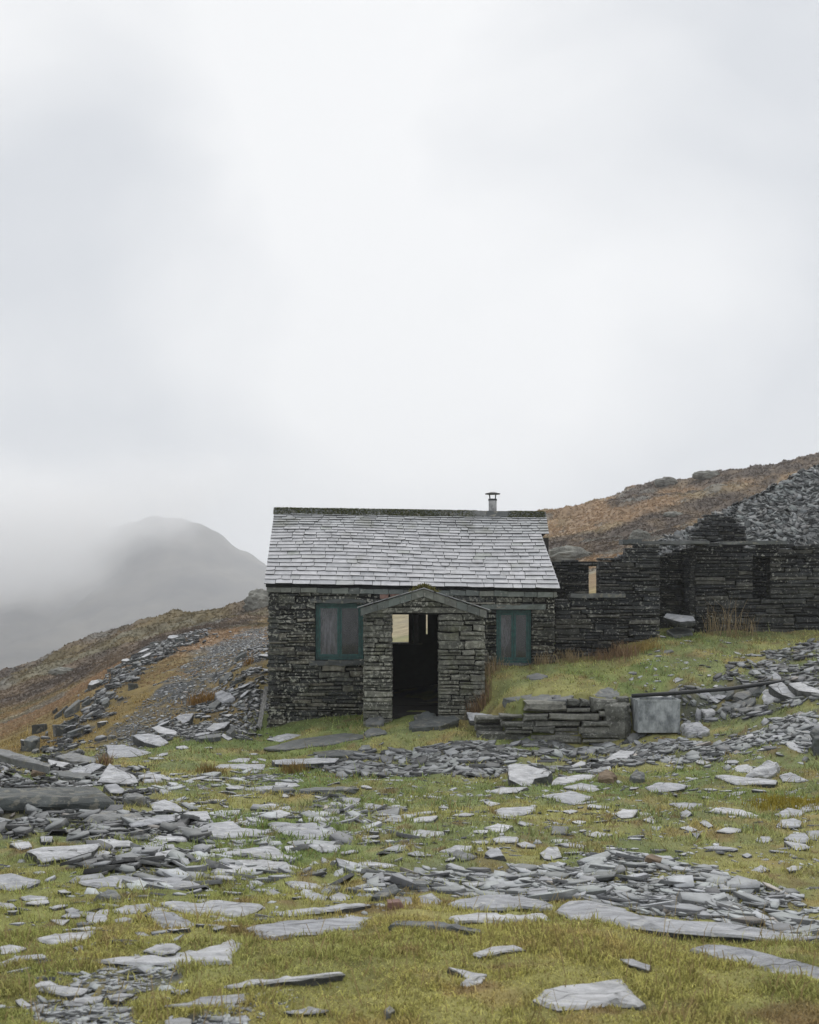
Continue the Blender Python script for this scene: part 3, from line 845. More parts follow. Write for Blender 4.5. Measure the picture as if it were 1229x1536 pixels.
for r_ in range(nrow):
    e = exps[r_]
    wmean = 0.335 - 0.09 * r_ / nrow
    xl, xr = verge_l(s0), verge_r(s0 + e * .5)
    x = xl
    cells = []
    while x < xr - 1e-6:
        w = wmean * rnd.choice((.55, .7, .85, 1, 1.15, 1.3, 1.55)) * rnd.uniform(.92, 1.08)
        if xr - x - w < wmean * .45: w = xr - x
        cells.append((x, x + w)); x += w
    for a, b in cells:
        d0 = rnd.uniform(-.035, .03) * e * (1 if rnd.random() < .92 else 3.0)
        sl0 = s0 + d0
        sl1 = min(s0 + e * 1.55, 0.998)
        lift = rnd.uniform(.018, .030)
        g = .0055
        th = rnd.uniform(.010, .018)
        sk = rnd.uniform(-.03, .03) * e
        nb = 4
        V = []
        xs = [a + g + (b - a - 2 * g) * k / (nb - 1) for k in range(nb)]
        low_ = [sl0 + sk * (k / (nb - 1) - .5) + rnd.uniform(-.012, .012) * e for k in range(nb)]
        if rnd.random() < .12: low_[0] += .12 * e
        if rnd.random() < .12: low_[-1] += .12 * e
        tl = rnd.uniform(-.006, .006)
        for k in range(nb): V.append(roof_pt(xs[k], low_[k], lift + th + tl * (k / (nb - 1) - .5)))
        for k in range(nb): V.append(roof_pt(xs[k], low_[k], lift - .004 + tl * (k / (nb - 1) - .5)))
        V += [roof_pt(xs[-1], sl1, .006 + th * .5), roof_pt(xs[0], sl1, .006 + th * .5), roof_pt(xs[-1], sl1, -.004), roof_pt(xs[0], sl1, -.004)]
        F = [tuple(list(range(nb)) + [8, 9])] + [(k, k + 4, k + 5, k + 1) for k in range(3)] + [(0, 9, 11, 4), (3, 7, 10, 8), (9, 8, 10, 11)]
        slates.append((V, F, r_))
    s0 += e
seen = 0
rest = [[], []]
for V, F, r_ in slates:
    if seen < 300:
        o = mesh_obj('slate', V, F, M['roof_slate'], roof); seen += 1
        o.data.materials.append(M['slate_edge_shade']); o.data.polygons.foreach_set('material_index', [0] + [1] * (len(F) - 1))
    else:
        n = len(rest[0]); rest[0] += V; rest[1] += [tuple(i + n for i in f) for f in F]
M['roof_upper'] = M['roof_slate']
o = mesh_obj('upper_slate_cover', rest[0], rest[1], None, roof); o['kind'] = 'stuff'
def mat_upper():
    m = mat_stone('roof_upper', None, lichen=0.71, rough=0.42, scale=5, var=0.24, bump=0.35, use_attr=True, moss=(0.54, 0.45, (0.15, 0.155, 0.11)))
    return m
nf = len(rest[1])
a = o.data.attributes.new('col', 'FLOAT_COLOR', 'FACE')
cc = np.ones((nf, 4), np.float32)
tone = np.repeat(rng.choice([.31, .35, .38, .40, .42, .44], nf // 7), 7) * np.tile([1] + [.12] * 6, nf // 7)  # edge faces toned down, shade of the gaps painted in
cc[:, :3] = tone[:, None] * np.array([0.94, 0.97, 1.0])
a.data.foreach_set('color', cc.ravel())
o.data.materials.clear(); o.data.materials.append(mat_upper())
# ridge tiles with moss
x = -2.97
while x < 2.96:
    w = min(rnd.uniform(.42, .6), 2.98 - x)
    V, F = [], []
    for xx in (x + .003, x + w - .003):
        zr = RIDGE(xx) + rnd.uniform(-.006, .006)
        prof = [(RY - .16, zr - .105), (RY - .155, zr - .075), (RY - .05, zr + .045), (RY + .05, zr + .045), (RY + .16, zr - .08)]
        V += [(xx, y, z) for y, z in prof]
    F = [(k, k + 1, k + 6, k + 5) for k in range(4)] + [(4, 0, 5, 9), (0, 1, 2, 3, 4), (9, 8, 7, 6, 5)]
    mesh_obj('ridge_tile', V, F, M['slab_dark'], roof)
    x += w
# eaves course of flat slates set upright under the roof edge
x = HX0 - .02
while x < HX1 + .02:
    w = min(rnd.uniform(.17, .34), HX1 + .03 - x)
    V, F = block(x + .003, x + w - .003, EAVE(x) - .155 + rnd.uniform(-.006, .006), EAVE(x) - .012, YW - .075 + rnd.uniform(-.008, .008), .09, .004, .006, rnd)
    mesh_obj('eaves_slate', V, F, M['eaves'], hut)
    x += w
for bx_ in ((570, 583.5, 889.5, 898), (585, 601, 888.5, 895.5)):
    V, F = block(XE_(bx_[0]), XE_(bx_[1]), EYE + (YH - bx_[3]) / FOC * YW, EYE + (YH - bx_[2]) / FOC * YW, YW - .05, .1, .006, .008, rnd)
    mesh_obj('brick', V, F, M['slab_red'], hut)
# bargeboard end under the broken verge
boxes('purlin_end', [(2.80, 2.965, 25.46, 25.62, 2.35, 2.985)], M['darkwood'], hut)
# flue
V, F = tube([(1.83, 26.3, 3.35), (1.83, 26.3, 3.86)], .088, 16)
flue = mesh_obj('flue', V, F, M['flue'], hut, smooth=False)
V, F = tube([(1.83, 26.3, 3.845), (1.83, 26.3, 3.885)], .096, 16); mesh_obj('flue_collar', V, F, M['black'], flue)
for k in range(4):
    t = R(45 + 90 * k)
    V, F = tube([(1.83 + .08 * math.cos(t), 26.3 + .08 * math.sin(t), 3.86), (1.83 + .10 * math.cos(t), 26.3 + .10 * math.sin(t), 4.0)], .009, 6)
    mesh_obj('strut', V, F, M['black'], flue)
V, F = tube([(1.83, 26.3, 3.985), (1.83, 26.3, 4.0), (1.83, 26.3, 4.035)], [.165, .17, .05], 18)
mesh_obj('cap', V, F, M['black'], flue)

# ---- porch
YP = 22.75
PX0, PX1, DX0, DX1 = -0.882, 1.44, -0.324, 0.545
APX, APZ, EVL, EVR = 0.27, 1.86, 1.50, 1.46
zp = lambda x: gz(x, YP - .2) - 0.25
porch = boxes('porch', [(PX0 + .06, DX0 - .05, YP + .09, YW, -1.1, 1.4), (DX1 + .05, PX1 - .06, YP + .09, YW, -1.1, 1.38)], M['core'], hut)
lay_wall(porch, PX0, DX0, YP, zp, lambda x: 1.40, M['stone_porch'], seed=31, hr=(.075, .15), wr=(.16, .42), split=.4, jit=.02, depth=.42, warp=.014, proud=.03, levels=(1.4,))
lay_wall(porch, DX1, PX1, YP, zp, lambda x: 1.385, M['stone_porch'], seed=36, hr=(.075, .15), wr=(.16, .52), split=.42, jit=.02, depth=.42, warp=.014, proud=.03, levels=(1.38,))
for xf, sd in ((PX0, -1), (PX1, 1)):
    if sd < 0:
        lay_wall(porch, -YW, -YP - .4, xf, lambda y: -1.0, lambda y: 1.45, M['stone_porch'], seed=41, joined='side_facing', xform=lambda V: np.c_[V[:, 1], -V[:, 0], V[:, 2]])
    else:
        lay_wall(porch, YP + .4, YW, -xf, lambda y: -1.0, lambda y: 1.42, M['stone_porch'], seed=42, joined='side_facing', xform=lambda V: np.c_[-V[:, 1], V[:, 0], V[:, 2]])
rough_slab_box('porch_lintel', -0.80, 1.26, YP - .02, YP + .42, 1.405, 1.505, M['stone_porch'], porch, 11, .010)
def gable_top(x):
    return APZ - .10 - (APX - x) * (APZ - EVL) / (APX - PX0) if x < APX else APZ - .10 - (x - APX) * (APZ - EVR) / (PX1 - APX)
lay_wall(porch, PX0 + .25, PX1 - .3, YP, lambda x: 1.515, gable_top, M['stone_porch'], seed=51, hr=(.10, .16), wr=(.25, .6), depth=.3, warp=0, proud=.01)
V, F = [], []
for y in (YP + .08, YW):
    V += [(PX0 + .05, y, 1.40), (PX1 - .05, y, 1.38), (PX1 - .05, y, EVR - .06), (APX, y, APZ - .10), (PX0 + .05, y, EVL - .06)]
F = [(0, 1, 2, 3, 4), (9, 8, 7, 6, 5)] + [(k, 5 + k, 5 + (k + 1) % 5, (k + 1) % 5) for k in range(5)]
mesh_obj('porch_gable', V, F, M['core'], porch)
# roof of the porch and its slate edging
def slope_pt(side, t):
    xe, ze = (PX0 - .05, EVL - .005) if side < 0 else (PX1 + .03, EVR - .015)
    return (APX + (xe - APX) * t, APZ + (ze - APZ) * t)
for side in (-1, 1):
    t = 0
    cuts = [0]
    while t < 1:
        t = min(1, t + rnd.uniform(.14, .24))
        if 1 - t < .08: t = 1
        cuts.append(t)
    for a, b in zip(cuts[:-1], cuts[1:]):
        (xa, za), (xb, zb) = slope_pt(side, a + .003), slope_pt(side, b - .003)
        h = .145
        yf = YP - .045 + rnd.uniform(-.006, .006)
        V = [(xa, yf, za), (xb, yf, zb), (xb, yf, zb - h), (xa, yf, za - h), (xa, YP + .05, za), (xb, YP + .05, zb), (xb, YP + .05, zb - h), (xa, YP + .05, za - h)]
        F = [(0, 1, 2, 3), (7, 6, 5, 4), (0, 4, 5, 1), (1, 5, 6, 2), (2, 6, 7, 3), (3, 7, 4, 0)]
        mesh_obj('barge_slate', V, F, M['eaves'], porch)
    for j in range(4):
        ya, yb = YP - .09 + j * .36, YP - .09 + (j + 1) * .36 + .06
        for k in range(5):
            ta, tb = max(0, k / 5 - .04), (k + 1) / 5 + (.05 if k == 4 else 0)
            (xa, za), (xb, zb) = slope_pt(side, ta), slope_pt(side, tb)
            e = .008 + .004 * k + rnd.uniform(0, .004)
            V = [(xa, ya, za + e), (xb, ya, zb + e), (xb, min(yb, YW), zb + e), (xa, min(yb, YW), za + e), (xa, ya, za + e + .016), (xb, ya, zb + e + .016), (xb, min(yb, YW), zb + e + .016), (xa, min(yb, YW), za + e + .016)]
            F = [(3, 2, 1, 0), (4, 5, 6, 7), (0, 1, 5, 4), (1, 2, 6, 5), (2, 3, 7, 6), (3, 0, 4, 7)]
            mesh_obj('porch_slate', V, F, M['roof_slate'], porch)

# ------------------------------------------------------------------ ruined walls
def ruin(name, label, x0, x1, yface, zbot, ztop, thick, seed, holes=(), loc_z=0.5, mat='stone_ruin', **k):
    t = thing(name, ((x0 + x1) / 2, yface, loc_z), label, 'ruined wall', 'ruined walls beside the hut')
    xs = sorted(set([x0, x1] + [h[0] for h in holes] + [h[1] for h in holes]))
    bx = []
    for a, b in zip(xs[:-1], xs[1:]):
        m_ = (a + b) / 2
        zt = min(ztop(q) for q in np.linspace(a, b, 12)) - .06
        hs = [h for h in holes if h[0] < m_ < h[1]]
        e0, e1 = (.07 if a == x0 else 0), (.07 if b == x1 else 0)
        if hs:
            bx.append((a + e0, b - e1, yface + .08, yface + thick, loc_z - 1, hs[0][2]))
            if hs[0][3] < zt: bx.append((a + e0, b - e1, yface + .08, yface + thick, hs[0][3], zt))
        else:
            bx.append((a + e0, b - e1, yface + .08, yface + thick, loc_z - 1, zt))
    w = boxes('wall', bx, M['core'], t)
    lay_wall(w, x0, x1, yface, zbot, ztop, M[mat], holes=holes, seed=seed, depth=min(thick * .9, .3), **k)
    return t, w
XE = lambda px, Y: (px - CX) / FOC * Y
ZE = lambda py, Y: EYE + (YH - py) / FOC * Y
Y1 = 24.42
t1, w1 = ruin('ruined_wall', 'low roofless wall of the ruin joined to the right end of the hut', 2.97, XE(930, Y1), Y1, lambda x: gz(x, Y1) - .1,
              lambda x: ZE(896, Y1) - (.0 if x < 4.2 else .05), .45, 61, hr=(.07, .14), wr=(.18, .65), split=.42, jit=.02, loc_z=.4, rag=.02)
rough_slab_box('coping', XE(856, Y1), XE(938, Y1), Y1 - .05, Y1 + .42, ZE(896.5, Y1), ZE(890.5, Y1), M['slab_dark'], t1, 13, .010)
Y2 = 27.5
t2, w2 = ruin('ruined_wall', 'rear ruin wall with a small square window hole seen past the hut roof', XE(812, Y2), XE(915, Y2), Y2, lambda x: 1.2, lambda x: ZE(838, Y2), .4, 62,
              holes=[(XE(884, Y2), XE(898.5, Y2), ZE(893, Y2), ZE(848, Y2))], hr=(.05, .10), wr=(.15, .45), loc_z=1.0, rag=.05)
Y3 = 25.6
def top3(x):
    px = CX + FOC * x / Y3
    return ZE(np.interp(px, [898, 925, 945, 965, 992], [839, 835, 822, 815, 817]), Y3)
t3, w3 = ruin('ruined_wall', 'dark ruin wall of long black slate blocks left of the doorway gap', XE(898, Y3), XE(990, Y3), Y3, lambda x: gz(x, Y3) - .1, top3, .5, 63,
              hr=(.07, .15), wr=(.18, .8), split=.42, jit=.02, loc_z=.6, rag=.06)
Y4 = 26.95
t4, w4 = ruin('ruined_wall', 'shadowed ruin wall at the back of the doorway gap', XE(975, Y4), XE(1052, Y4), Y4, lambda x: gz(x, Y4) - .1, lambda x: ZE(829, Y4), .4, 64,
              hr=(.05, .10), wr=(.12, .4), loc_z=.9, rag=.05)
Y5 = 26.6
def top5(x):
    px = CX + FOC * x / Y5
    return ZE(np.interp(px, [1040, 1100, 1150, 1229, 1400], [818, 817, 820, 812, 800]), Y5)
NICHE = (XE(1130, Y5), XE(1156, Y5), ZE(899, Y5), ZE(836, Y5))
t5, w5 = ruin('ruined_wall', 'long dark ruin wall with a narrow recessed niche at the right edge', XE(1043, Y5), XE(1330, Y5), Y5, lambda x: gz(x, Y5) - .1, top5, .6, 65,
              holes=[NICHE], hr=(.07, .15), wr=(.18, .8), split=.42, jit=.02, loc_z=.9, rag=.09, limit=300)
nb_ = boxes('niche_back', [(NICHE[0] - .1, NICHE[1] + .1, Y5 + .61, Y5 + .7, NICHE[2] - .1, NICHE[3] + .1)], M['core'], t5)
lay_wall(nb_, NICHE[0] - .04, NICHE[1] + .04, Y5 + .30, lambda x: NICHE[2], lambda x: NICHE[3], M['stone_ruin'], seed=79, joined='niche_facing', hr=(.05, .09), wr=(.1, .3), depth=.25)
# return of thin slates at the corner of that wall
lay_wall(w5, Y5 + .1, 27.9, -XE(1043, Y5), lambda y: .7, lambda y: ZE(822, 26.8), M['stone_ruin'], seed=77, joined='corner_facing', hr=(.04, .07), wr=(.1, .25), xform=lambda V: np.c_[-V[:, 1], V[:, 0], V[:, 2]])
lay_wall(w5, -27.9, -Y5 - .05, XE(1036, Y5), lambda y: .7, lambda y: ZE(820, 26.8), M['stone_ruin'], seed=78, joined='corner_facing', hr=(.04, .07), wr=(.1, .25), depth=.15, xform=lambda V: np.c_[V[:, 1], -V[:, 0], V[:, 2]])
Y6 = 29.4
def top6(x):
    px = CX + FOC * x / Y6
    return ZE(np.interp(px, [1030, 1045, 1054, 1070, 1092, 1108, 1122], [812, 797, 770, 767, 772, 788, 808]), Y6)
t6, w6 = ruin('ruined_wall', 'crumbling stub of stacked thin slates standing against the slate tip', XE(1036, Y6), XE(1120, Y6), Y6, lambda x: 2.2, top6, .8, 66,
              hr=(.05, .11), wr=(.13, .4), loc_z=2.3, rag=.12, warp=.05, jit=.03, proud=.09)
# loose capping slabs of the ruin
def cap_slab(px0, px1, py0, py1, Y, label, seed, mat='slab_dark', d=.45):
    o = rough_slab_box('slate_lintel', XE(px0, Y), XE(px1, Y), Y - .05, Y + d, ZE(py1, Y), ZE(py0, Y), M[mat], None, seed, .010)
    return tag(o, label, 'slate slab')
cap_slab(953, 1064, 811.5, 816.5, 26.3, 'long thin slate lintel bridging the doorway gap of the ruin', 15)
cap_slab(934, 962, 809, 816, 25.7, 'short thick slate lying on top of the left ruin wall', 16)
cap_slab(1080, 1180, 812, 817, 26.55, 'flat capping slate along the top of the right ruin wall', 17)

# retaining wall of the terrace
YR = 20.72
def top_r(x):
    px = CX + FOC * x / YR
    return ZE(np.interp(px, [712, 735, 752, 775, 800, 900, 945], [1092, 1080, 1066, 1056, 1051, 1050, 1054]), YR)
def bend_r(V):
    V = V.copy(); x_ = V[:, 0].mean()
    V[:, 1] += max(0, 2.15 - x_) ** 2 * .9 + .05 * math.sin(x_ * 3.1) + .10 * (V[:, 2].mean() + .8) * .5
    return V
tr_ = thing('retaining_wall', (2.7, YR, -.8), 'low dry stone retaining wall of rounded slabs left of the metal tank', 'stone wall')
wr_ = boxes('wall', [(2.5, 4.0, YR + .16, YR + .34, -1.1, -.20)], M['core'], tr_)
lay_wall(wr_, XE(715, YR), XE(946, YR), YR, lambda x: gz(x, YR - .2) - .08, top_r, M['stone_ret'], seed=73, hr=(.09, .18), wr=(.24, .72), depth=.34, proud=.07, gap=.016, jit=.036, bev=.05, split=.42, warp=.045, rag=.05, xform=bend_r)

# ------------------------------------------------------------------ slabs lying on the ground
carve = []
def edge_faces(o, F, mat):
    # dark broken edge of a pale slab, with side shade painted into its colour
    if mat != 'slab': return
    o.data.materials.append(M['slab_edge_shade'])
    n = len(F[-1])
    mi = [1 if n <= k < 3 * n else 0 for k in range(len(F))]
    o.data.polygons.foreach_set('material_index', mi)
def roughen(o, seed):
    bm = bmesh.new(); bm.from_mesh(o.data)
    bmesh.ops.triangulate(bm, faces=bm.faces[:])
    bmesh.ops.subdivide_edges(bm, edges=[e for e in bm.edges if e.calc_length() > .05], cuts=2, use_grid_fill=True)
    for _ in range(2): bmesh.ops.smooth_vert(bm, verts=bm.verts, factor=.25, use_axis_x=True, use_axis_y=True, use_axis_z=True)
    co = np.array([v.co for v in bm.verts])
    sz_ = np.ptp(co, axis=0)
    k_ = 3.2 / max(sz_.max(), .1)
    d1 = fbm(co[:, 0] * k_ + seed, co[:, 1] * k_ + co[:, 2] * k_ * 1.3, seed % 37, 4) - .5
    d2 = fbm(co[:, 2] * k_ * 2 + seed, co[:, 0] * k_ - co[:, 1] * k_, seed % 29, 3) - .5
    bm.normal_update()
    am = .20 * min(sz_[0], max(sz_[2], .12))
    for v, p_, q_ in zip(bm.verts, d1, d2): v.co += v.normal * (am * p_ + am * .6 * q_)
    bm.to_mesh(o.data); bm.free()
slab_polys = []      # plan outlines, to keep the grass off them
def ray_plane(px, py, z0, x0, y0, a, b):
    u, t = (px - CX) / FOC, (YH - py) / FOC
    den = t - a * u - b
    Y = (z0 - a * x0 - b * y0 - EYE) / den
    return np.array([u * Y, Y, EYE + t * Y])

def stone_mesh(top, thick, seed, chamf=None, rough=.05, relief=0.0, taper=0.04):
    """prism with a ragged, layered edge under an uneven top; top: n x 3, any winding"""
    r = random.Random(seed)
    top = np.asarray(top, float)
    area = 0.5 * np.sum(top[:, 0] * np.roll(top[:, 1], -1) - np.roll(top[:, 0], -1) * top[:, 1])
    if area < 0: top = top[::-1]
    c = top.mean(0)
    per = np.linalg.norm(top - np.roll(top, -1, 0), axis=1)
    size = math.sqrt(abs(area)) + 1e-3
    seg = per.sum() / (22 if relief else 13)
    pts = []
    for k in range(len(top)):
        a, b = top[k], top[(k + 1) % len(top)]
        m_ = max(1, int(round(per[k] / seg)))
        nrm = np.array([(b - a)[1], -(b - a)[0], 0]); nrm /= (np.linalg.norm(nrm) + 1e-9)
        for i in range(m_):
            p = a + (b - a) * (i / m_)
            if i: p = p + nrm * r.uniform(-1, 1) * rough * min(per[k], size) * .6
            pts.append(p)
    pts = np.array(pts); n = len(pts)
    ch = chamf if chamf is not None else min(.014, .05 * size)
    rel = pts - c
    ln = np.linalg.norm(rel[:, :2], axis=1)[:, None] + 1e-6
    out2 = np.c_[rel[:, :2] / ln, np.zeros(n)]
    rr = lambda lo, hi: np.array([r.uniform(lo, hi) for _ in range(n)])[:, None]
    up_ = np.array([0, 0, 1.0])
    R0 = pts - out2 * ch * rr(.6, 1.8)
    R1 = pts - up_ * ch * rr(.5, 1.2)
    R2 = pts + out2 * min(.03, .3 * thick) * rr(-.9, .9) - up_ * thick * rr(.35, .6)
    R3 = pts - out2 * size * taper * rr(0, 2) - up_ * thick
    V = np.concatenate([R0, R1, R2, R3])
    F = []
    for s in range(3):
        for k in range(n):
            m_ = (k + 1) % n
            F.append((s * n + k, (s + 1) * n + k, (s + 1) * n + m_, s * n + m_))
    if relief:
        bb0, bb1 = pts[:, :2].min(0), pts[:, :2].max(0)
        st = max(size / 9, .03)
        gx, gy = np.meshgrid(np.arange(bb0[0], bb1[0], st), np.arange(bb0[1], bb1[1], st))
        gx = gx.ravel() + np.array([r.uniform(-.35, .35) for _ in range(gx.size)]) * st
        gy = gy.ravel() + np.array([r.uniform(-.35, .35) for _ in range(gy.size)]) * st
        inner = c[:2] + (R0[:, :2] - c[:2]) * .93
        ok = in_poly(gx, gy, [tuple(q) for q in inner])
        gx, gy = gx[ok], gy[ok]
        pl = np.c_[pts[:, :2], np.ones(n)]
        co, *_ = np.linalg.lstsq(pl, R0[:, 2], rcond=None)
        th_ = r.uniform(0, 3.14)
        ax = (gx * math.cos(th_) + gy * math.sin(th_)); ay = -gx * math.sin(th_) + gy * math.cos(th_)
        nz = fbm(ax / size * 2.2 + seed, ay / size * 5.5, seed % 50, 3)
        gzv = gx * co[0] + gy * co[1] + co[2] + relief * (np.floor(nz * 7) / 7 - .35) + relief * .35 * (fbm(gx * 9, gy * 9, seed % 31, 2) - .5)
        v2 = [Vector(q) for q in R0[:, :2]] + [Vector((x_, y_)) for x_, y_ in zip(gx, gy)]
        try:
            vo, _, fo, ov, _, _ = geometry.delaunay_2d_cdt(v2, [(k, (k + 1) % n) for k in range(n)], [], 1, 1e-5)
            zin = np.r_[R0[:, 2], gzv]
            mp, add = {}, []
            for k, v in enumerate(vo):
                if ov[k]:
                    i = ov[k][0]
                    if i < n: mp[k] = i; continue
                    z_ = zin[i]
                else:
                    z_ = v[0] * co[0] + v[1] * co[1] + co[2]
                mp[k] = len(V) + len(add); add.append((v[0], v[1], z_))
            if add: V = np.concatenate([V, np.array(add)])
            F += [tuple(mp[i] for i in f) for f in fo]
        except Exception:
            F.append(tuple(range(n)))
    else:
        F.append(tuple(range(n)))
    F.append(tuple(range(4 * n - 1, 3 * n - 1, -1)))
    return V, F

PENDING = []      # alike pieces that get their description once everything lies in place
LAND = []
def px_slab(poly, s=2, ty=None, mat='slab', label=None, cat='slate slab', group=None, name='slate_slab', Y=None, relief=None, rough=.05, seed=None, chamf=None, tmax=.6):
    seed = seed or int(abs(poly[0][0] * 13 + poly[0][1] * 7)) % 9973
    P2 = np.array(poly, float)
    k = np.argmax(P2[:, 1])
    cxp = P2[:, 0].mean()
    g = cast(np.clip(.5 * cxp + .5 * P2[k, 0], -60, 1300), P2[k, 1] + s) if Y is None else np.array([(cxp - CX) / FOC * Y, Y, gz((cxp - CX) / FOC * Y, Y)])
    x0, y0 = g[0], g[1]
    z0 = EYE + (YH - P2[k, 1]) / FOC * y0
    e = .35
    a = (gz(x0 + e, y0 + e) - gz(x0 - e, y0 + e)) / (2 * e)
    b = (gz(x0, y0 + 3 * e) - gz(x0, y0)) / (3 * e)
    a, b = np.clip(a, -.12, .12), np.clip(b, -.1, .12)
    tmin = ((YH - P2[:, 1].min()) / FOC)
    b = max(b, tmin + .05)
    if ty is not None: b = ty
    if Y is None and ty is None and s <= 3 and P2[:, 1].mean() > 1300:
        cp = np.array([cast(np.clip(p[0], -80, 1330), p[1] + s) for p in P2])
        A3 = np.c_[cp[:, :2], np.ones(len(cp))]
        co, *_ = np.linalg.lstsq(A3, cp[:, 2], rcond=None)
        a, b = float(np.clip(co[0], -.2, .2)), float(np.clip(co[1], -.16, .15))
        cm = cp.mean(0)
        x0, y0, z0 = cm[0], cm[1], cm[2] + .008 + .004 * s
        g = cm
    for _ in range(30):
        top = np.array([ray_plane(p[0], p[1], z0, x0, y0, a, b) for p in P2])
        w = np.ptp(top[:, 0]); d = np.ptp(top[:, 1])
        if d < 1.15 * w and d > 0: break
        b += .03
    base = ground(top[:, 0], top[:, 1])
    thick = max(float(np.mean(top[:, 2] - base)) + .05, (z0 - g[2]) + .04, .04)
    thick = min(thick, tmax)
    big = np.ptp(P2[:, 0]) > 44
    rl = relief if relief is not None else (min(.06, .045 * math.sqrt(w * d) + .016) if big else 0)
    if name == 'boulder' and chamf is None: chamf = min(.07, .09 * math.sqrt(w * max(d, .1)))
    V, F = stone_mesh(top, thick, seed, rough=rough, relief=rl, chamf=chamf)
    o = mesh_obj(name, V, F, M[mat])
    edge_faces(o, F, mat) if name != 'boulder' else roughen(o, seed)
    slab_polys.append(top[:, :2]); carve.append(top)
    tag(o, label or 'pale slate slab lying flat in the turf', cat, group or ('slate slabs lying in the turf' if not label else 'large slate slabs around the hut'))
    ctr = top.mean(0)
    if label: LAND.append((ctr[0], ctr[1], label))
    else: PENDING.append((o, ctr[0], ctr[1], math.sqrt(w * d), mat, 'slate slab'))
    return o

S = px_slab
# (outline in the photo, visible edge, options) - the large ones carry their own description
S([(-70, 1188), (0, 1183), (60, 1180), (120, 1178), (152, 1177), (166, 1184), (172, 1194), (150, 1196), (60, 1197), (-70, 1198)], 24, mat='block', label='massive dark lichen-spotted slate block jutting in from the left edge', cat='boulder', name='boulder', rough=.02)
S([(164, 1145), (177, 1153), (202, 1162), (208, 1172), (192, 1175), (146, 1171)], 5, ty=.30, label='pale triangular slate slab propped behind the massive dark block')
S([(103, 1156), (141, 1144), (156, 1147), (131, 1162), (111, 1162)], 3, label='flat grey slab with a dark edge left of the propped triangular slab')
S([(72, 1139), (104, 1144), (88, 1153), (76, 1148)], 2, label='small angular slate resting above the brown boulder at left')
S([(85, 1158), (102, 1155), (128, 1165), (122, 1168), (88, 1163)], 6, mat='slab_dark', label='dark wedge of slate lying on the rubble at left')
S([(-40, 1118), (0, 1123), (15, 1125), (76, 1146), (73, 1150), (38, 1142), (0, 1132), (-40, 1128)], 5, ty=.12, label='long dark tilted slate at the top of the left rubble pile', mat='slab_dark', Y=15.5, tmax=.09)
S([(47, 1152), (58, 1149), (69, 1152), (66, 1157), (50, 1157)], 10, mat='slab_brown', label='small brown squarish boulder on the left rubble', cat='boulder', name='boulder')
S([(83, 1134), (108, 1128), (149, 1138), (141, 1143), (106, 1141)], 4, mat='slab_dark', label='mossy long slab at the foot of the stony track')
S([(159, 1117), (187, 1117), (228, 1129), (207, 1134), (164, 1137), (161, 1128)], 1, label='broad bright slab at the foot of the stony track')
S([(199, 1103), (222, 1100), (240, 1103), (253, 1113), (242, 1119), (217, 1113)], 3, label='pale angular slab between the track and the hut corner')
S([(227, 1091), (239, 1089), (265, 1096), (265, 1102), (239, 1099)], 3, label='grey slab on the edge of the track left of the hut')
S([(207, 1163), (227, 1158), (257, 1167), (252, 1172), (217, 1173)], 2)
S([(156, 1177), (174, 1175), (187, 1183), (184, 1190), (166, 1188)], 6, label='pale rounded slab at the right tip of the massive dark block')
S([(185, 1191), (202, 1188), (219, 1191), (217, 1196), (187, 1196)], 14, mat='slab_dark', label='mossy squarish block right of the massive dark block', cat='boulder', name='boulder')
S([(224, 1205), (247, 1199), (267, 1206), (282, 1216), (252, 1218), (232, 1214)], 2, label='pale slab right of the mossy squarish block')
S([(121, 1224), (141, 1216), (182, 1213), (218, 1220), (205, 1228), (140, 1230)], 8, mat='slab_dark', label='grey lichened rock tucked under the massive dark block', cat='boulder', name='boulder')
S([(193, 1235), (220, 1228), (262, 1221), (262, 1230), (225, 1236), (197, 1239)], 9, mat='slab', label='thick slab with a dark front edge below the mossy block')
S([(260, 1226), (282, 1217), (312, 1216), (318, 1232), (290, 1238), (262, 1236)], 2)
S([(229, 1256), (242, 1251), (272, 1249), (284, 1254), (281, 1260), (234, 1259)], 3)
S([(131, 1261), (151, 1258), (199, 1261), (204, 1268), (187, 1276), (161, 1276)], 3, label='broad grey slab below the dark rubble at left')
S([(40, 1275), (63, 1270), (106, 1268), (151, 1265), (141, 1274), (106, 1284), (65, 1292), (55, 1282)], 6, label='long raised slab with a dark undercut edge, left foreground')
S([(61, 1254), (79, 1254), (78, 1262), (62, 1262)], 6, label='small upright pale block on the dark rubble at left')
S([(207, 1268), (262, 1266), (265, 1275), (210, 1275)], 2)
S([(160, 1249), (199, 1247), (229, 1251), (222, 1257), (185, 1258)], 5, mat='slab_dark')
S([(15, 1265), (43, 1261), (48, 1269), (30, 1274)], 1)
S([(126, 1242), (156, 1241), (151, 1250), (131, 1248)], 2, mat='slab_dark')
S([(320, 1151), (330, 1146), (398, 1146), (396, 1154)], 2, label='straight-edged bright slab set like a step left of the hut path')
S([(340, 1142), (358, 1137), (376, 1137), (371, 1143)], 1)
S([(408, 1140), (441, 1138), (509, 1137), (502, 1143), (441, 1146), (413, 1145)], 7, label='long flat step slab in front of the hut')
S([(449, 1183), (482, 1181), (527, 1180), (540, 1182), (492, 1185), (451, 1186)], 6, mat='slab_dark', label='long dark kerb-like slab below the rubble in front of the hut')
S([(408, 1181), (436, 1180), (444, 1184), (410, 1186)], 6, mat='slab_dark', label='short dark block left of the long dark kerb-like slab')
S([(366, 1183), (386, 1180), (411, 1178), (408, 1184), (371, 1185)], 2)
S([(386, 1207), (406, 1205), (421, 1207), (411, 1212), (388, 1212)], 2)
S([(383, 1224), (401, 1219), (419, 1214), (439, 1219), (419, 1226), (391, 1226)], 1)
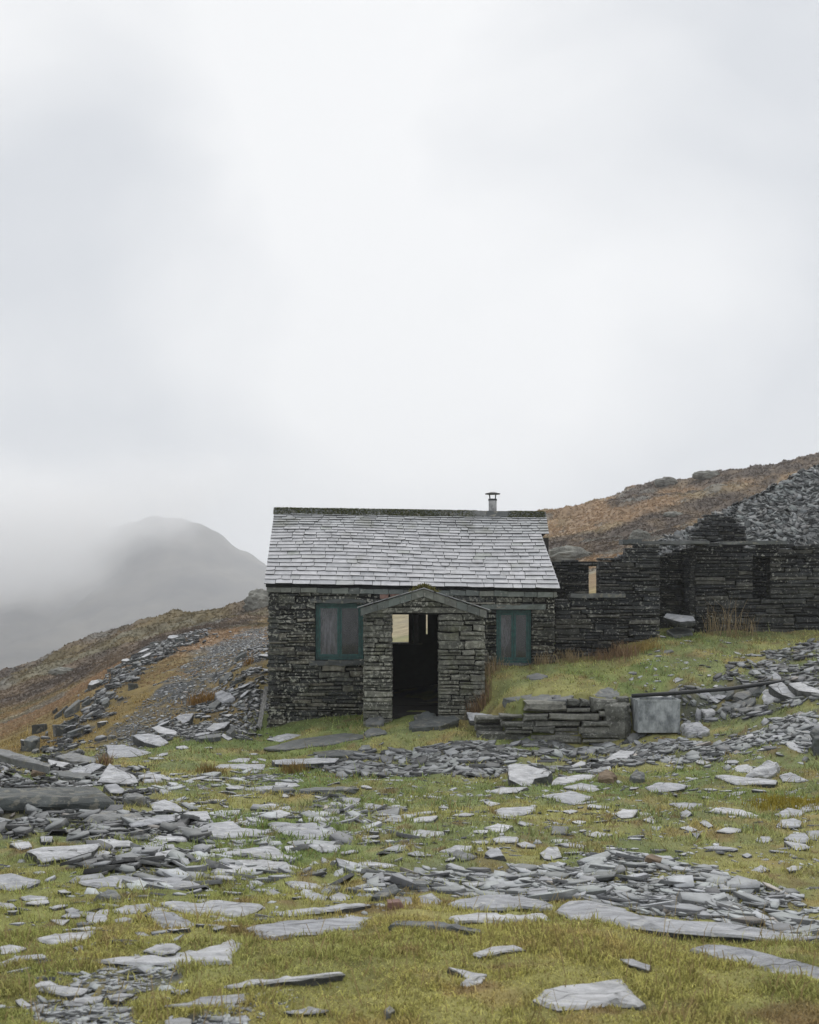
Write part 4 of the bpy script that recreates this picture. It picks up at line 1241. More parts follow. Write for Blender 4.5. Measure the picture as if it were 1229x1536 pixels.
S([(398, 1235), (411, 1233), (441, 1235), (471, 1233), (502, 1241), (509, 1248), (477, 1258), (456, 1259), (426, 1252)], 1, label='largest bright flat slab in the grass below the hut path')
S([(456, 1227), (477, 1226), (514, 1226), (509, 1231), (464, 1231)], 1)
S([(461, 1267), (487, 1265), (511, 1267), (507, 1277), (482, 1277)], 1)
S([(290, 1244), (315, 1234), (350, 1231), (363, 1241), (408, 1246), (376, 1254), (325, 1257), (295, 1254)], 2, label='wide bright pavement slab with a low spike shape, left of centre')
S([(350, 1234), (376, 1228), (401, 1230), (383, 1238)], 1)
S([(310, 1294), (330, 1291), (396, 1288), (413, 1291), (431, 1292), (464, 1307), (411, 1306), (371, 1308), (320, 1309)], 2, label='long pale slab tapering to the right, left of centre')
S([(323, 1282), (350, 1274), (411, 1268), (426, 1279), (449, 1289), (401, 1287), (376, 1282)], 1, label='cracked slab just behind the long tapering pale slab')
S([(310, 1274), (345, 1271), (340, 1279), (315, 1281)], 1)
S([(340, 1264), (358, 1262), (371, 1265), (366, 1270), (348, 1270)], 1)
for p_, s_ in (([(575, 1274), (590, 1268), (612, 1267), (612, 1276)], 1), ([(576, 1231), (582, 1226), (603, 1224), (606, 1232)], 1), ([(513, 1197), (527, 1196), (542, 1197), (537, 1203), (517, 1203)], 1),
               ([(504, 1287), (514, 1289), (532, 1302), (522, 1307), (512, 1302)], 2), ([(427, 1269), (439, 1268), (449, 1278), (431, 1279)], 1), ([(431, 1263), (441, 1260), (456, 1266), (441, 1268)], 1),
               ([(734, 1186), (751, 1181), (792, 1180), (776, 1187), (751, 1190)], 2), ([(726, 1241), (746, 1235), (770, 1238), (751, 1249)], 1), ([(739, 1257), (751, 1254), (778, 1255), (776, 1262), (746, 1263)], 2),
               ([(775, 1265), (787, 1262), (804, 1267), (803, 1270), (784, 1270)], 3), ([(659, 1277), (681, 1268), (713, 1268), (706, 1275), (686, 1279)], 2), ([(727, 1279), (734, 1273), (749, 1272), (756, 1282), (736, 1285)], 4),
               ([(614, 1229), (630, 1225), (658, 1223), (648, 1230), (620, 1233)], 1), ([(725, 1202), (734, 1201), (751, 1205), (736, 1209)], 1), ([(844, 1216), (857, 1214), (868, 1216), (855, 1220)], 1),
               ([(837, 1265), (855, 1263), (880, 1268), (875, 1272), (852, 1269)], 1), ([(858, 1232), (867, 1230), (880, 1232), (870, 1236)], 1), ([(775, 1234), (784, 1232), (802, 1236), (787, 1238)], 2),
               ([(857, 1148), (872, 1141), (879, 1143), (877, 1149), (862, 1152)], 3), ([(872, 1158), (900, 1151), (916, 1149), (918, 1153), (895, 1161)], 1), ([(1082, 1197), (1101, 1188), (1121, 1186), (1106, 1193)], 1),
               ([(1019, 1219), (1030, 1214), (1039, 1219), (1030, 1226), (1022, 1224)], 1), ([(964, 1229), (974, 1226), (987, 1231), (980, 1235)], 1), ([(1161, 1221), (1181, 1211), (1207, 1216), (1207, 1225), (1181, 1226)], 1),
               ([(1176, 1261), (1210, 1266), (1216, 1271), (1196, 1275)], 1), ([(1126, 1306), (1141, 1297), (1156, 1304), (1143, 1308)], 1), ([(1179, 1302), (1189, 1298), (1204, 1299), (1199, 1304), (1184, 1306)], 2),
               ([(1113, 1282), (1121, 1279), (1128, 1282), (1121, 1286)], 1), ([(1020, 1241), (1033, 1238), (1046, 1244), (1038, 1247)], 1), ([(1049, 1233), (1060, 1231), (1070, 1238), (1063, 1241)], 1), ([(1038, 1249), (1051, 1250), (1045, 1258)], 1),
               ([(1209, 1246), (1232, 1245), (1240, 1256), (1217, 1259)], 1), ([(1199, 1211), (1217, 1204), (1240, 1206), (1240, 1213), (1205, 1216)], 3), ([(214, 1425), (232, 1417), (262, 1415), (272, 1419), (262, 1428), (242, 1430)], 2),
               ([(0, 1419), (15, 1416), (40, 1421), (25, 1428), (2, 1430)], 1), ([(171, 1379), (187, 1375), (202, 1378), (199, 1384), (187, 1387), (174, 1384)], 1), ([(137, 1373), (151, 1364), (165, 1364), (161, 1373), (144, 1378)], 1),
               ([(30, 1345), (45, 1342), (72, 1345), (68, 1351), (38, 1349)], 1), ([(76, 1379), (105, 1379), (93, 1388)], 1), ([(96, 1507), (113, 1496), (156, 1494), (151, 1500), (121, 1508)], 1), ([(161, 1493), (182, 1489), (202, 1491), (182, 1501), (166, 1500)], 2),
               ([(256, 1486), (267, 1484), (285, 1484), (270, 1492)], 1), ([(202, 1398), (214, 1397), (230, 1406), (214, 1408)], 1), ([(110, 1421), (124, 1417), (125, 1431)], 1), ([(97, 1364), (108, 1361), (120, 1365), (106, 1370)], 1),
               ([(247, 1530), (272, 1525), (288, 1528), (288, 1540), (250, 1540)], 1), ([(23, 1500), (33, 1497), (48, 1508), (33, 1511)], 1), ([(454, 1340), (471, 1338), (492, 1344), (487, 1351), (466, 1350)], 3), ([(494, 1344), (509, 1338), (530, 1344), (514, 1352), (499, 1351)], 2),
               ([(396, 1339), (408, 1333), (422, 1339), (411, 1344)], 1), ([(366, 1331), (378, 1324), (383, 1330), (376, 1336)], 3), ([(929, 1438), (949, 1438), (977, 1448), (974, 1455), (944, 1446)], 1), ([(693, 1324), (716, 1319), (739, 1322), (721, 1327), (706, 1330)], 2),
               ([(789, 1339), (797, 1332), (822, 1331), (824, 1344), (812, 1346)], 4), ([(628, 1344), (648, 1339), (664, 1351), (648, 1360), (630, 1354)], 3), ([(592, 1344), (618, 1345), (620, 1362), (594, 1364)], 1), ([(802, 1325), (812, 1314), (834, 1319), (824, 1329)], 2),
               ([(857, 1344), (865, 1338), (885, 1344), (877, 1350)], 2), ([(1031, 1393), (1060, 1387), (1085, 1392), (1108, 1406), (1080, 1410), (1050, 1403)], 2), ([(400, 1108), (430, 1100), (455, 1102), (420, 1112)], 2),
               ([(700, 1068), (760, 1074), (750, 1082), (705, 1080)], 5), ([(690, 1046), (725, 1040), (745, 1050), (700, 1056)], 5), ([(1193, 1041), (1220, 1038), (1212, 1044), (1195, 1046)], 1)):
    S(p_, s_)
S([(761, 1147), (771, 1145), (787, 1146), (807, 1152), (828, 1157), (822, 1163), (802, 1167), (797, 1176), (784, 1178), (764, 1168)], 2, ty=.16, label='big pale tilted slab leaning on turf below the retaining wall')
S([(812, 1193), (857, 1186), (891, 1195), (862, 1206), (837, 1201)], 2, label='bright diamond-shaped slab right of centre')
S([(845, 1180), (872, 1174), (887, 1177), (900, 1183), (887, 1187), (862, 1183)], 2, label='pale slab just above the bright diamond-shaped slab')
S([(740, 1216), (751, 1211), (804, 1209), (804, 1216), (771, 1224), (751, 1224)], 1, label='pale oval slab in open grass right of centre')
S([(673, 1279), (686, 1274), (718, 1284), (693, 1290)], 3, mat='slab_dark', label='dark tilted flake resting on a paler slab in the middle grass')
S([(810, 1279), (822, 1270), (837, 1270), (843, 1284), (827, 1288), (817, 1287)], 2, label='rounded pale stone at the left end of the scree patch')
S([(610, 1245), (640, 1245), (682, 1249), (660, 1253), (640, 1255), (620, 1254)], 1)
S([(824, 1177), (834, 1166), (875, 1161), (895, 1163), (887, 1168), (850, 1175)], 2, label='large grey slab between the tilted slab and the brown stones')
S([(968, 1180), (987, 1173), (1020, 1175), (1030, 1177), (1027, 1182), (1002, 1186), (977, 1188)], 2, label='pale flat slab in the grass below the metal tank')
S([(1116, 1162), (1133, 1146), (1155, 1138), (1171, 1141), (1166, 1152), (1148, 1160)], 9, ty=.22, mat='slab', label='wedge-shaped grey boulder standing on a long flat slab at right', cat='boulder', name='boulder')
S([(1073, 1163), (1083, 1162), (1166, 1170), (1164, 1175), (1106, 1176), (1093, 1172)], 2, label='long flat slab under the wedge-shaped boulder at right')
S([(1169, 1162), (1186, 1158), (1214, 1170), (1196, 1172), (1174, 1171)], 2, label='slab just right of the wedge-shaped boulder')
S([(1063, 1216), (1080, 1210), (1111, 1214), (1143, 1224), (1126, 1226), (1096, 1221)], 1, label='long narrow pale slab in the grass at right')
S([(1002, 1205), (1027, 1203), (1058, 1206), (1043, 1212), (1025, 1212)], 1, label='flat leaf-shaped slab left of the long narrow slab at right')
S([(922, 1219), (934, 1214), (957, 1214), (949, 1225), (932, 1226)], 2)
S([(1073, 1246), (1090, 1240), (1113, 1243), (1111, 1246), (1096, 1249)], 1)
S([(1165, 1236), (1171, 1229), (1191, 1227), (1203, 1231), (1199, 1239), (1176, 1240)], 4, label='thick slab beside the yellow moss mound at the right edge')
S([(1176, 1257), (1186, 1250), (1209, 1249), (1215, 1257), (1209, 1263), (1194, 1264)], 3, label='dark-edged hexagonal slab near the right edge')
S([(969, 1283), (977, 1280), (1001, 1289), (996, 1293), (970, 1286)], 6, mat='slab_brown', label='brown brick-shaped stone on the far edge of the scree patch', cat='stone', name='stone_block')
S([(-30, 1309), (0, 1311), (25, 1311), (62, 1320), (45, 1327), (15, 1334), (-30, 1326)], 4, label='raised dark-edged slab at the left edge of the foreground')
S([(115, 1321), (151, 1317), (217, 1315), (285, 1316), (306, 1329), (290, 1331), (252, 1332), (214, 1329), (151, 1330), (126, 1326)], 2, label='long straight pale slab, left foreground, above a dark rock')
S([(237, 1353), (257, 1350), (300, 1354), (333, 1350), (396, 1356), (386, 1365), (350, 1374), (300, 1370), (280, 1367), (255, 1361)], 1, label='broad pale slab with fine cracks, left of centre foreground')
S([(217, 1369), (237, 1364), (257, 1368), (293, 1383), (306, 1394), (300, 1403), (272, 1398), (242, 1388)], 3, label='diagonal tongue-shaped slab, left foreground')
S([(168, 1364), (187, 1358), (227, 1354), (233, 1359), (202, 1370), (177, 1369)], 1, label='flat slab just left of the tongue-shaped slab')
S([(52, 1407), (76, 1401), (144, 1395), (131, 1406), (111, 1416), (73, 1414)], 1, label='pale shield-shaped slab in the left foreground grass')
S([(145, 1440), (177, 1435), (267, 1430), (285, 1423), (300, 1425), (333, 1417), (350, 1407), (366, 1414), (350, 1427), (348, 1442), (300, 1445), (233, 1445), (177, 1443)], 1, label='long jagged pale slab pointing left, left foreground')
S([(-20, 1449), (0, 1443), (25, 1433), (68, 1430), (73, 1436), (38, 1440), (15, 1447), (0, 1454), (-20, 1460)], 1, label='curved slab at the lower left edge')
S([(45, 1480), (58, 1471), (76, 1471), (88, 1476), (132, 1483), (121, 1490), (98, 1492), (66, 1486)], 1, label='flat slab with small flakes on it, lower left')
S([(144, 1340), (160, 1332), (176, 1334), (184, 1343), (170, 1346)], 8, mat='slab_dark', label='rounded dark rock under the long straight slab, left foreground', cat='boulder', name='boulder')
S([(245, 1508), (277, 1505), (303, 1494), (333, 1492), (368, 1490), (373, 1500), (325, 1507), (300, 1507), (265, 1509)], 1, label='long low slab at the bottom, left of centre')
S([(364, 1393), (383, 1387), (451, 1379), (497, 1377), (542, 1374), (562, 1375), (542, 1390), (502, 1394), (482, 1398), (451, 1400), (411, 1406), (383, 1402)], 6, label='longest pale slab with dark front edge against the foreground turf bank')
S([(401, 1369), (441, 1364), (542, 1354), (557, 1356), (492, 1365), (436, 1372)], 5, label='narrow grey slab on edge just behind the longest pale slab')
S([(427, 1322), (451, 1321), (477, 1325), (488, 1332), (461, 1334), (441, 1330)], 2, label='lens-shaped slab in the middle left grass')
S([(555, 1345), (572, 1334), (593, 1325), (600, 1334), (582, 1344)], 7, ty=.25, mat='slab_dark', label='dark pointed slab sticking up left of the reddish stone')
S([(335, 1479), (376, 1470), (441, 1464), (512, 1457), (519, 1459), (451, 1467), (396, 1474), (363, 1479)], 1, label='long thin sliver of slate in the foreground turf')
S([(426, 1517), (451, 1514), (464, 1509), (494, 1515), (477, 1519), (441, 1520)], 1, label='half buried slate near the bottom centre')
S([(580, 1349), (600, 1348), (602, 1353), (582, 1354)], 11, mat='slab_red', label='small reddish squarish stone in the middle of the slate', cat='stone', name='stone_block')
S([(576, 1515), (585, 1508), (593, 1515), (585, 1520)], 8, mat='slab_dark', label='small dark pointed stone at the bottom centre', cat='stone', name='stone_block')
S([(582, 1387), (590, 1380), (610, 1380), (635, 1381), (693, 1388), (731, 1396), (728, 1400), (690, 1394), (640, 1389), (610, 1388)], 7, mat='slab_dark', label='mottled grey slab edge half sunk in the turf bank, centre foreground')
S([(671, 1354), (688, 1348), (731, 1341), (771, 1343), (812, 1349), (834, 1358), (829, 1364), (787, 1360), (736, 1363), (686, 1360)], 7, label='big pale slab with a dark broken front, centre right foreground')
S([(673, 1375), (711, 1370), (751, 1373), (817, 1369), (827, 1377), (787, 1380), (686, 1382)], 2, label='low slab in front of the big broken pale slab')
S([(832, 1364), (852, 1351), (877, 1349), (919, 1358), (957, 1372), (1025, 1380), (1095, 1384), (1161, 1396), (1196, 1405), (1245, 1408), (1245, 1420), (1150, 1408), (1070, 1400), (1000, 1396), (920, 1388), (860, 1379)], 4, label='very long pale bedrock slab below the scree patch at right')
S([(1034, 1421), (1055, 1415), (1080, 1416), (1121, 1422), (1159, 1430), (1229, 1450), (1300, 1470), (1300, 1508), (1229, 1489), (1184, 1475), (1141, 1457), (1096, 1441), (1060, 1432)], 3, label='great pale slab rising out of the turf, lower right')
S([(799, 1498), (812, 1484), (837, 1477), (880, 1474), (934, 1467), (954, 1488), (968, 1501), (957, 1508), (919, 1503), (875, 1510), (837, 1512)], 2, label='weathered flat slab at the bottom right of centre')
S([(708, 1430), (736, 1419), (771, 1417), (789, 1423), (761, 1426), (721, 1433)], 2, label='thin slate half hidden in the foreground turf, right of centre')
S([(672, 1450), (696, 1455), (731, 1461), (721, 1475), (706, 1480), (686, 1476), (702, 1468), (692, 1460)], 1, label='hooked slate edge showing through the foreground turf')
S([(608, 1325), (635, 1316), (645, 1326), (615, 1330)], 5, mat='slab_dark', label='dark slab edge above the reddish stone')
# by the door and the terrace
S([(613, 1083), (640, 1075), (682, 1073), (690, 1078), (660, 1088), (618, 1092)], 7, mat='slab_dark', label='grey doorstep slab in front of the porch')
S([(620, 1073), (640, 1066), (655, 1069), (650, 1076), (625, 1079)], 4, mat='slab_dark', label='rounded stone lying on the doorstep slab', cat='boulder', name='boulder', Y=22.3)
S([(548, 1080), (552, 1075), (575, 1074), (578, 1078), (576, 1084), (550, 1084)], 7, mat='slab_dark', label='squarish block at the foot of the left porch pillar', cat='boulder', name='boulder')
S([(545, 1096), (555, 1091), (575, 1091), (582, 1096), (570, 1100), (550, 1101)], 5, mat='slab_dark', label='rounded boulder below the left porch pillar', cat='boulder', name='boulder')
S([(395, 1122), (450, 1108), (520, 1099), (560, 1104), (500, 1115), (430, 1124)], 3, mat='slab_dark', label='mossy dark bedrock slab along the foot of the hut')
S([(470, 1128), (510, 1124), (548, 1127), (520, 1133), (480, 1134)], 4, mat='slab_dark', label='dark low slab below the hut wall')
S([(722, 1096), (745, 1090), (760, 1094), (752, 1100), (728, 1101)], 6, mat='slab_dark', label='rounded lichened boulder at the left foot of the retaining wall', cat='boulder', name='boulder')
S([(755, 1047), (800, 1041), (862, 1043), (850, 1050), (780, 1052)], 3, mat='slab_dark', label='flat coping slate on top of the retaining wall')
S([(885, 1044), (892, 1034), (912, 1029), (930, 1034), (936, 1043), (915, 1047)], 6, mat='slab_dark', label='rounded boulder on the terrace above the retaining wall', cat='boulder', name='boulder')
S([(905, 1052), (918, 1049), (942, 1048), (946, 1053), (938, 1056), (908, 1057)], 28, mat='stone_ret', label='big squarish block wedged beside the metal tank', cat='boulder', name='boulder', Y=20.6)
S([(971, 1046), (986, 1038), (1016, 1038), (1015, 1044), (984, 1048)], 1, label='pale slab behind the metal tank')
S([(1049, 1063), (1071, 1062), (1073, 1067), (1061, 1070)], 10, mat='slab', label='grey angular block right of the metal tank', cat='boulder', name='boulder')
S([(1021, 1085), (1047, 1081), (1066, 1092), (1061, 1096), (1032, 1095)], 9, mat='slab', label='big sloping boulder at the right foot of the metal tank', cat='boulder', name='boulder')
S([(1081, 1056), (1110, 1047), (1142, 1044), (1139, 1050), (1100, 1061)], 5, mat='slab_dark', label='long dark layered slab under the black pipe')
S([(1100, 1063), (1149, 1053), (1151, 1058), (1115, 1067)], 4, mat='slab_dark', label='lower dark layered slab under the black pipe')
S([(1144, 1035), (1153, 1031), (1173, 1043), (1171, 1049), (1147, 1050)], 6, mat='slab', label='rounded boulder under the pipe at right', cat='boulder', name='boulder')
S([(1153, 1027), (1173, 1023), (1193, 1038), (1194, 1047), (1173, 1041)], 5, mat='slab', label='leaning angular slab under the pipe at right')
S([(1183, 1025), (1200, 1023), (1229, 1034), (1238, 1040), (1198, 1035)], 4, mat='slab', label='long grey slab beneath the right end of the pipe')
S([(1216, 1095), (1232, 1088), (1250, 1096), (1240, 1108), (1220, 1106)], 25, mat='slab_dark', label='dark boulder cut by the right edge below the pipe', cat='boulder', name='boulder')
S([(897, 1158), (912, 1154), (925, 1160), (920, 1166), (900, 1167)], 8, mat='slab_brown', label='brownish rough stone in the grass below the retaining wall', cat='boulder', name='boulder', rough=.12)
S([(944, 1160), (955, 1153), (966, 1158), (968, 1166), (950, 1167)], 8, mat='slab_dark', label='rough pitted stone right of the brownish stone', cat='boulder', name='boulder', rough=.14)
S([(905, 1140), (930, 1125), (952, 1127), (940, 1138), (915, 1143)], 2, mat='slab', label='grey slab on the rubble left of the metal tank')
S([(995, 925), (1000, 920), (1040, 924), (1043, 930), (1020, 932)], 8, ty=.10, mat='slab', label='fallen slab propped in the doorway gap of the ruin', Y=25.6, tmax=.13)
S([(1000, 945), (1015, 940), (1042, 943), (1038, 949), (1010, 953)], 5, mat='slab_dark', label='dark rubble stone under the propped slab in the ruin doorway')
S([(790, 1013), (806, 1009), (822, 1013), (812, 1018), (795, 1018)], 2, mat='slab_dark', label='small dark stone alone on the terrace grass')
# on the bank left of the hut
S([(321, 1037), (330, 1034), (349, 1040), (354, 1046), (333, 1051)], 8, ty=.25, mat='slab', label='angular grey block on the rubble bank left of the hut', cat='boulder', name='boulder')
S([(263, 1075), (274, 1071), (291, 1070), (284, 1080), (274, 1085)], 3, ty=.3, mat='slab', label='flat-faced slab leaning on the rubble bank left of the hut')
S([(309, 1093), (320, 1085), (345, 1083), (337, 1090), (320, 1096)], 3, mat='slab', label='bright slab on top of the small stack left of the hut')
S([(296, 1105), (309, 1102), (332, 1101), (331, 1105), (300, 1108)], 6, mat='slab_dark', label='dark block at the bottom of the small stack left of the hut')
S([(339, 1097), (352, 1088), (353, 1093), (346, 1101)], 7, ty=.35, mat='slab_dark', label='dark slate standing on edge beside the small stack')
S([(332, 1103), (335, 1100), (349, 1107), (342, 1110)], 1)

# loose pieces in the grass, one by one
def loose_piece(x, y, size, mat, seed, name, label, cat, group, tilt=.12, thick=None, aspect=None):
    r = random.Random(seed)
    n = r.choice((4, 5, 5, 6, 7))
    th = r.uniform(0, 6.28); asp = aspect or r.uniform(.45, .8)
    ph = r.uniform(0, 6.28)
    z = gz(x, y)
    a = (gz(x + .2, y) - gz(x - .2, y)) / .4 + r.uniform(-tilt, tilt)
    b = (gz(x, y + .2) - gz(x, y - .2)) / .4 + r.uniform(-tilt, tilt)
    t = thick if thick is not None else r.uniform(.010, .034) * (.5 + size)
    top = []
    for k in range(n):
        q = ph + 6.283 * (k + r.uniform(-.25, .25)) / n
        rad = size * .5 * r.uniform(.8, 1.15)
        dx, dy = rad * math.cos(q), rad * math.sin(q) * asp
        dx, dy = dx * math.cos(th) - dy * math.sin(th), dx * math.sin(th) + dy * math.cos(th)
        top.append((x + dx, y + dy, z + t + a * dx + b * dy))
    V, F = stone_mesh(top, t + .05, seed, rough=.05)
    o = mesh_obj(name, V, F, M[mat])
    edge_faces(o, F, mat)
    slab_polys.append(np.array(top)[:, :2]); carve.append(np.array(top))
    PENDING.append((o, x, y, size, mat, {'rubble_stone': 'rubble stone', 'slate_flake': 'slate flake'}.get(name, 'stone')) ) if name != 'boulder' else None
    return tag(o, label, cat, group)

def free_spot(x, y, d):
    return all(np.min(np.hypot(p[:, 0] - x, p[:, 1] - y)) > d and not in_poly(np.array([x]), np.array([y]), [tuple(q) for q in p])[0] for p in slab_polys)
rr_ = random.Random(99)
ZONES = [   # outline in the photo, how many, sizes, label
 ([(520, 1195), (1229, 1190), (1229, 1300), (560, 1300)], 86, (.08, .36), 'small pale slate flake lying in the open grass right of centre'),
 ([(230, 1165), (600, 1165), (600, 1345), (300, 1345)], 78, (.10, .46), 'slate flake among the paving-like slabs left of centre'),
 ([(0, 1330), (400, 1330), (560, 1345), (400, 1420), (0, 1420)], 34, (.06, .24), 'small slate flake in the left foreground grass'),
 ([(930, 1110), (1229, 1075), (1229, 1200), (930, 1190)], 34, (.12, .5), 'loose slate piece on the rough grass below the pipe'),
 ([(190, 1100), (410, 1095), (410, 1165), (200, 1165)], 22, (.15, .55), 'flat slate piece on the grass left of the hut corner'),
 ([(960, 955), (1060, 955), (1200, 960), (1100, 1030), (960, 1030)], 14, (.12, .4), 'slate piece on the terrace grass before the ruin'),
]
for poly, cnt, (sa, sb), lab in ZONES:
    wp = [tuple(cast(a, b)[:2]) for a, b in poly]
    xs_, ys_ = [p[0] for p in wp], [p[1] for p in wp]
    k = tries = 0
    while k < cnt and tries < 2500:
        tries += 1
        x, y = rr_.uniform(min(xs_), max(xs_)), rr_.uniform(min(ys_), max(ys_))
        if not in_poly(np.array([x]), np.array([y]), wp)[0]: continue
        sz = sa + (sb - sa) * rr_.random() ** 1.8
        if not free_spot(x, y, sz * .4): continue
        loose_piece(x, y, sz, 'slab' if rr_.random() < .85 else 'slab_dark', rr_.randrange(9999), 'slate_flake', lab, 'slate', lab.replace('small ', '') + 's')
        k += 1
# rubble stones along the far edge of the track
VP = [(75, 1124, 23.5), (105, 1086, 27), (135, 1056, 30), (170, 1021, 33.5), (205, 991, 37), (245, 969, 41), (300, 951, 46)]
vw = [((p[0] - CX) / FOC * p[2], p[2]) for p in VP]
for k in range(64):
    t = rr_.random() ** 1.25 * (len(vw) - 1.001); i = int(t); f = t - i
    x = vw[i][0] * (1 - f) + vw[i + 1][0] * f + rr_.gauss(0, .45); y = vw[i][1] * (1 - f) + vw[i + 1][1] * f + rr_.gauss(0, .4)
    sz = .14 + .38 * rr_.random() ** 2
    loose_piece(x, y, sz, 'slab_dark' if rr_.random() < .75 else 'slab', rr_.randrange(9999), 'rubble_stone', 'angular rubble stone in the row along the far side of the track', 'stone', 'rubble row beside the track', tilt=.35, thick=rr_.uniform(.12, .4) * sz + .04)
rubw = REGW['rubble']
for k in range(34):
    for _ in range(50):
        x = rr_.uniform(min(p[0] for p in rubw), max(p[0] for p in rubw)); y = rr_.uniform(min(p[1] for p in rubw), max(p[1] for p in rubw))
        if in_poly(np.array([x]), np.array([y]), rubw)[0]: break
    sz = .14 + .36 * rr_.random() ** 2
    loose_piece(x, y, sz, 'slab_dark' if rr_.random() < .5 else 'slab', rr_.randrange(9999), 'rubble_stone', 'rubble stone on the slaty bank between the track and the hut', 'stone', 'rubble on the bank left of the hut', tilt=.3, thick=rr_.uniform(.1, .3) * sz + .03)
blw = REGW['bank_high']
for k in range(26):
    for _ in range(50):
        x = rr_.uniform(min(p[0] for p in blw), max(p[0] for p in blw)); y = rr_.uniform(min(p[1] for p in blw), max(p[1] for p in blw))
        if in_poly(np.array([x]), np.array([y]), blw)[0]: break
    sz = rr_.uniform(.18, .55)
    loose_piece(x, y, sz, 'slab_dark' if rr_.random() < .6 else 'slab', rr_.randrange(9999), 'rubble_stone', 'slate rubble piece on the bank around the black pipe', 'stone', 'rubble on the bank under the pipe', tilt=.3)
plw = REGW['pile']
for k in range(45):
    for _ in range(50):
        x = rr_.uniform(min(p[0] for p in plw), max(p[0] for p in plw)); y = rr_.uniform(min(p[1] for p in plw), max(p[1] for p in plw))
        if in_poly(np.array([x]), np.array([y]), plw)[0]: break
    sz = rr_.uniform(.14, .5)
    loose_piece(x, y, sz, 'slab_dark' if rr_.random() < .4 else 'slab', rr_.randrange(9999), 'rubble_stone', 'slate rubble piece in the left foreground pile', 'stone', 'rubble in the left foreground pile', tilt=.25)

# bed the slabs: the ground under each stays below its top face
for tp_ in carve:
    c = tp_.mean(0)
    pl = np.c_[tp_[:, :2], np.ones(len(tp_))]
    co, *_ = np.linalg.lstsq(pl, tp_[:, 2], rcond=None)
    d = max(np.linalg.norm(tp_[:, :2] - c[:2], axis=1).mean(), .05)
    big_ = c[:2] + (tp_[:, :2] - c[:2]) * (1 + .03 / d)
    y0_, y1_ = big_[:, 1].min(), big_[:, 1].max()
    if y0_ < 2.4: y0_ = 2.4
    j0 = max(0, int((math.log(y0_) - VG[0]) / (VG[1] - VG[0])) - 1); j1 = min(NV, int((math.log(y1_) - VG[0]) / (VG[1] - VG[0])) + 3)
    sub = (slice(j0, j1), slice(None))
    ins = in_poly(XX[sub], YY[sub], [tuple(q_) for q_ in big_])
    lim = XX[sub] * co[0] + YY[sub] * co[1] + co[2] - .018
    ZZ[sub] = np.where(ins & (ZZ[sub] > lim), lim, ZZ[sub])
terrain.data.vertices.foreach_set('co', np.stack([XX, YY, ZZ], -1).astype(np.float32).ravel())
terrain.data.update()

# ------------------------------------------------------------------ scree: tens of thousands of chips
def chips(name, pos, nrm, size, tint, asp=(.32, .8), thick=(.10, .22), tilt=.2, sink=.3, kind='stuff'):
    n = len(pos); m_ = 5
    th = rng.uniform(0, 2 * np.pi, n)
    ang = (np.arange(m_)[None] + rng.uniform(-.28, .28, (n, m_))) * 2 * np.pi / m_
    rad = size[:, None] * .5 * rng.uniform(.7, 1.2, (n, m_))
    a = rng.uniform(asp[0], asp[1], n)[:, None]
    lx, ly = rad * np.cos(ang), rad * np.sin(ang) * a
    x = lx * np.cos(th)[:, None] - ly * np.sin(th)[:, None]
    y = lx * np.sin(th)[:, None] + ly * np.cos(th)[:, None]
    nn = nrm + rng.normal(0, tilt, (n, 3)); nn /= np.linalg.norm(nn, axis=1)[:, None]
    ref = np.tile(np.array([1.0, 0, 0]), (n, 1))
    t1_ = ref - nn * np.sum(ref * nn, 1)[:, None]; t1_ /= np.linalg.norm(t1_, axis=1)[:, None]
    t2_ = np.cross(nn, t1_)
    h = size * rng.uniform(thick[0], thick[1], n)
    topc = pos + nn * (h * (1 - sink))[:, None]
    plane = x[..., None] * t1_[:, None] + y[..., None] * t2_[:, None]
    top = topc[:, None] + plane
    bot = topc[:, None] + plane * rng.uniform(.9, 1.15, (n, m_, 1)) - (nn * h[:, None])[:, None]
    Vv = np.concatenate([top, bot], 1)
    b = (np.arange(n) * 10)[:, None]
    loops = [b + np.arange(5)[None]]
    for k in range(5):
        k2 = (k + 1) % 5
        loops.append(b + np.array([[k, 5 + k, 5 + k2, k2]]))
    L = np.concatenate(loops, 1).ravel()
    starts = (np.arange(n) * 25)[:, None] + np.array([[0, 5, 9, 13, 17, 21]])
    tot = np.tile([5, 4, 4, 4, 4, 4], n)
    edge = tint * .30                                   # broken edges darker than the tops, side shade included in the tint
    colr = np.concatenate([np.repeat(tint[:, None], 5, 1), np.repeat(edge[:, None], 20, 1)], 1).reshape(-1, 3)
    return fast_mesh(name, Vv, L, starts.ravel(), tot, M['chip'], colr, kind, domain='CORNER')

def slate_tint(n, lo=.2, hi=.36, dark=.15):
    v = rng.uniform(lo, hi, n)
    v = np.where(rng.random(n) < dark, v * .45, v)
    w = rng.uniform(0, 1, n)[:, None]
    c = np.array([.93, .97, 1.04]) * (1 - w) + np.array([.92, 1.0, .98]) * w
    c = np.where(rng.random(n)[:, None] < .015, np.array([1.05, .95, .84]), c)
    return v[:, None] * c

def gnormal(x, y):
    e = .15
    a = (ground(x + e, y) - ground(x - e, y)) / (2 * e); b = (ground(x, y + e) - ground(x, y - e)) / (2 * e)
    nn = np.stack([-a, -b, np.ones_like(a)], 1)
    return nn / np.linalg.norm(nn, axis=1)[:, None]

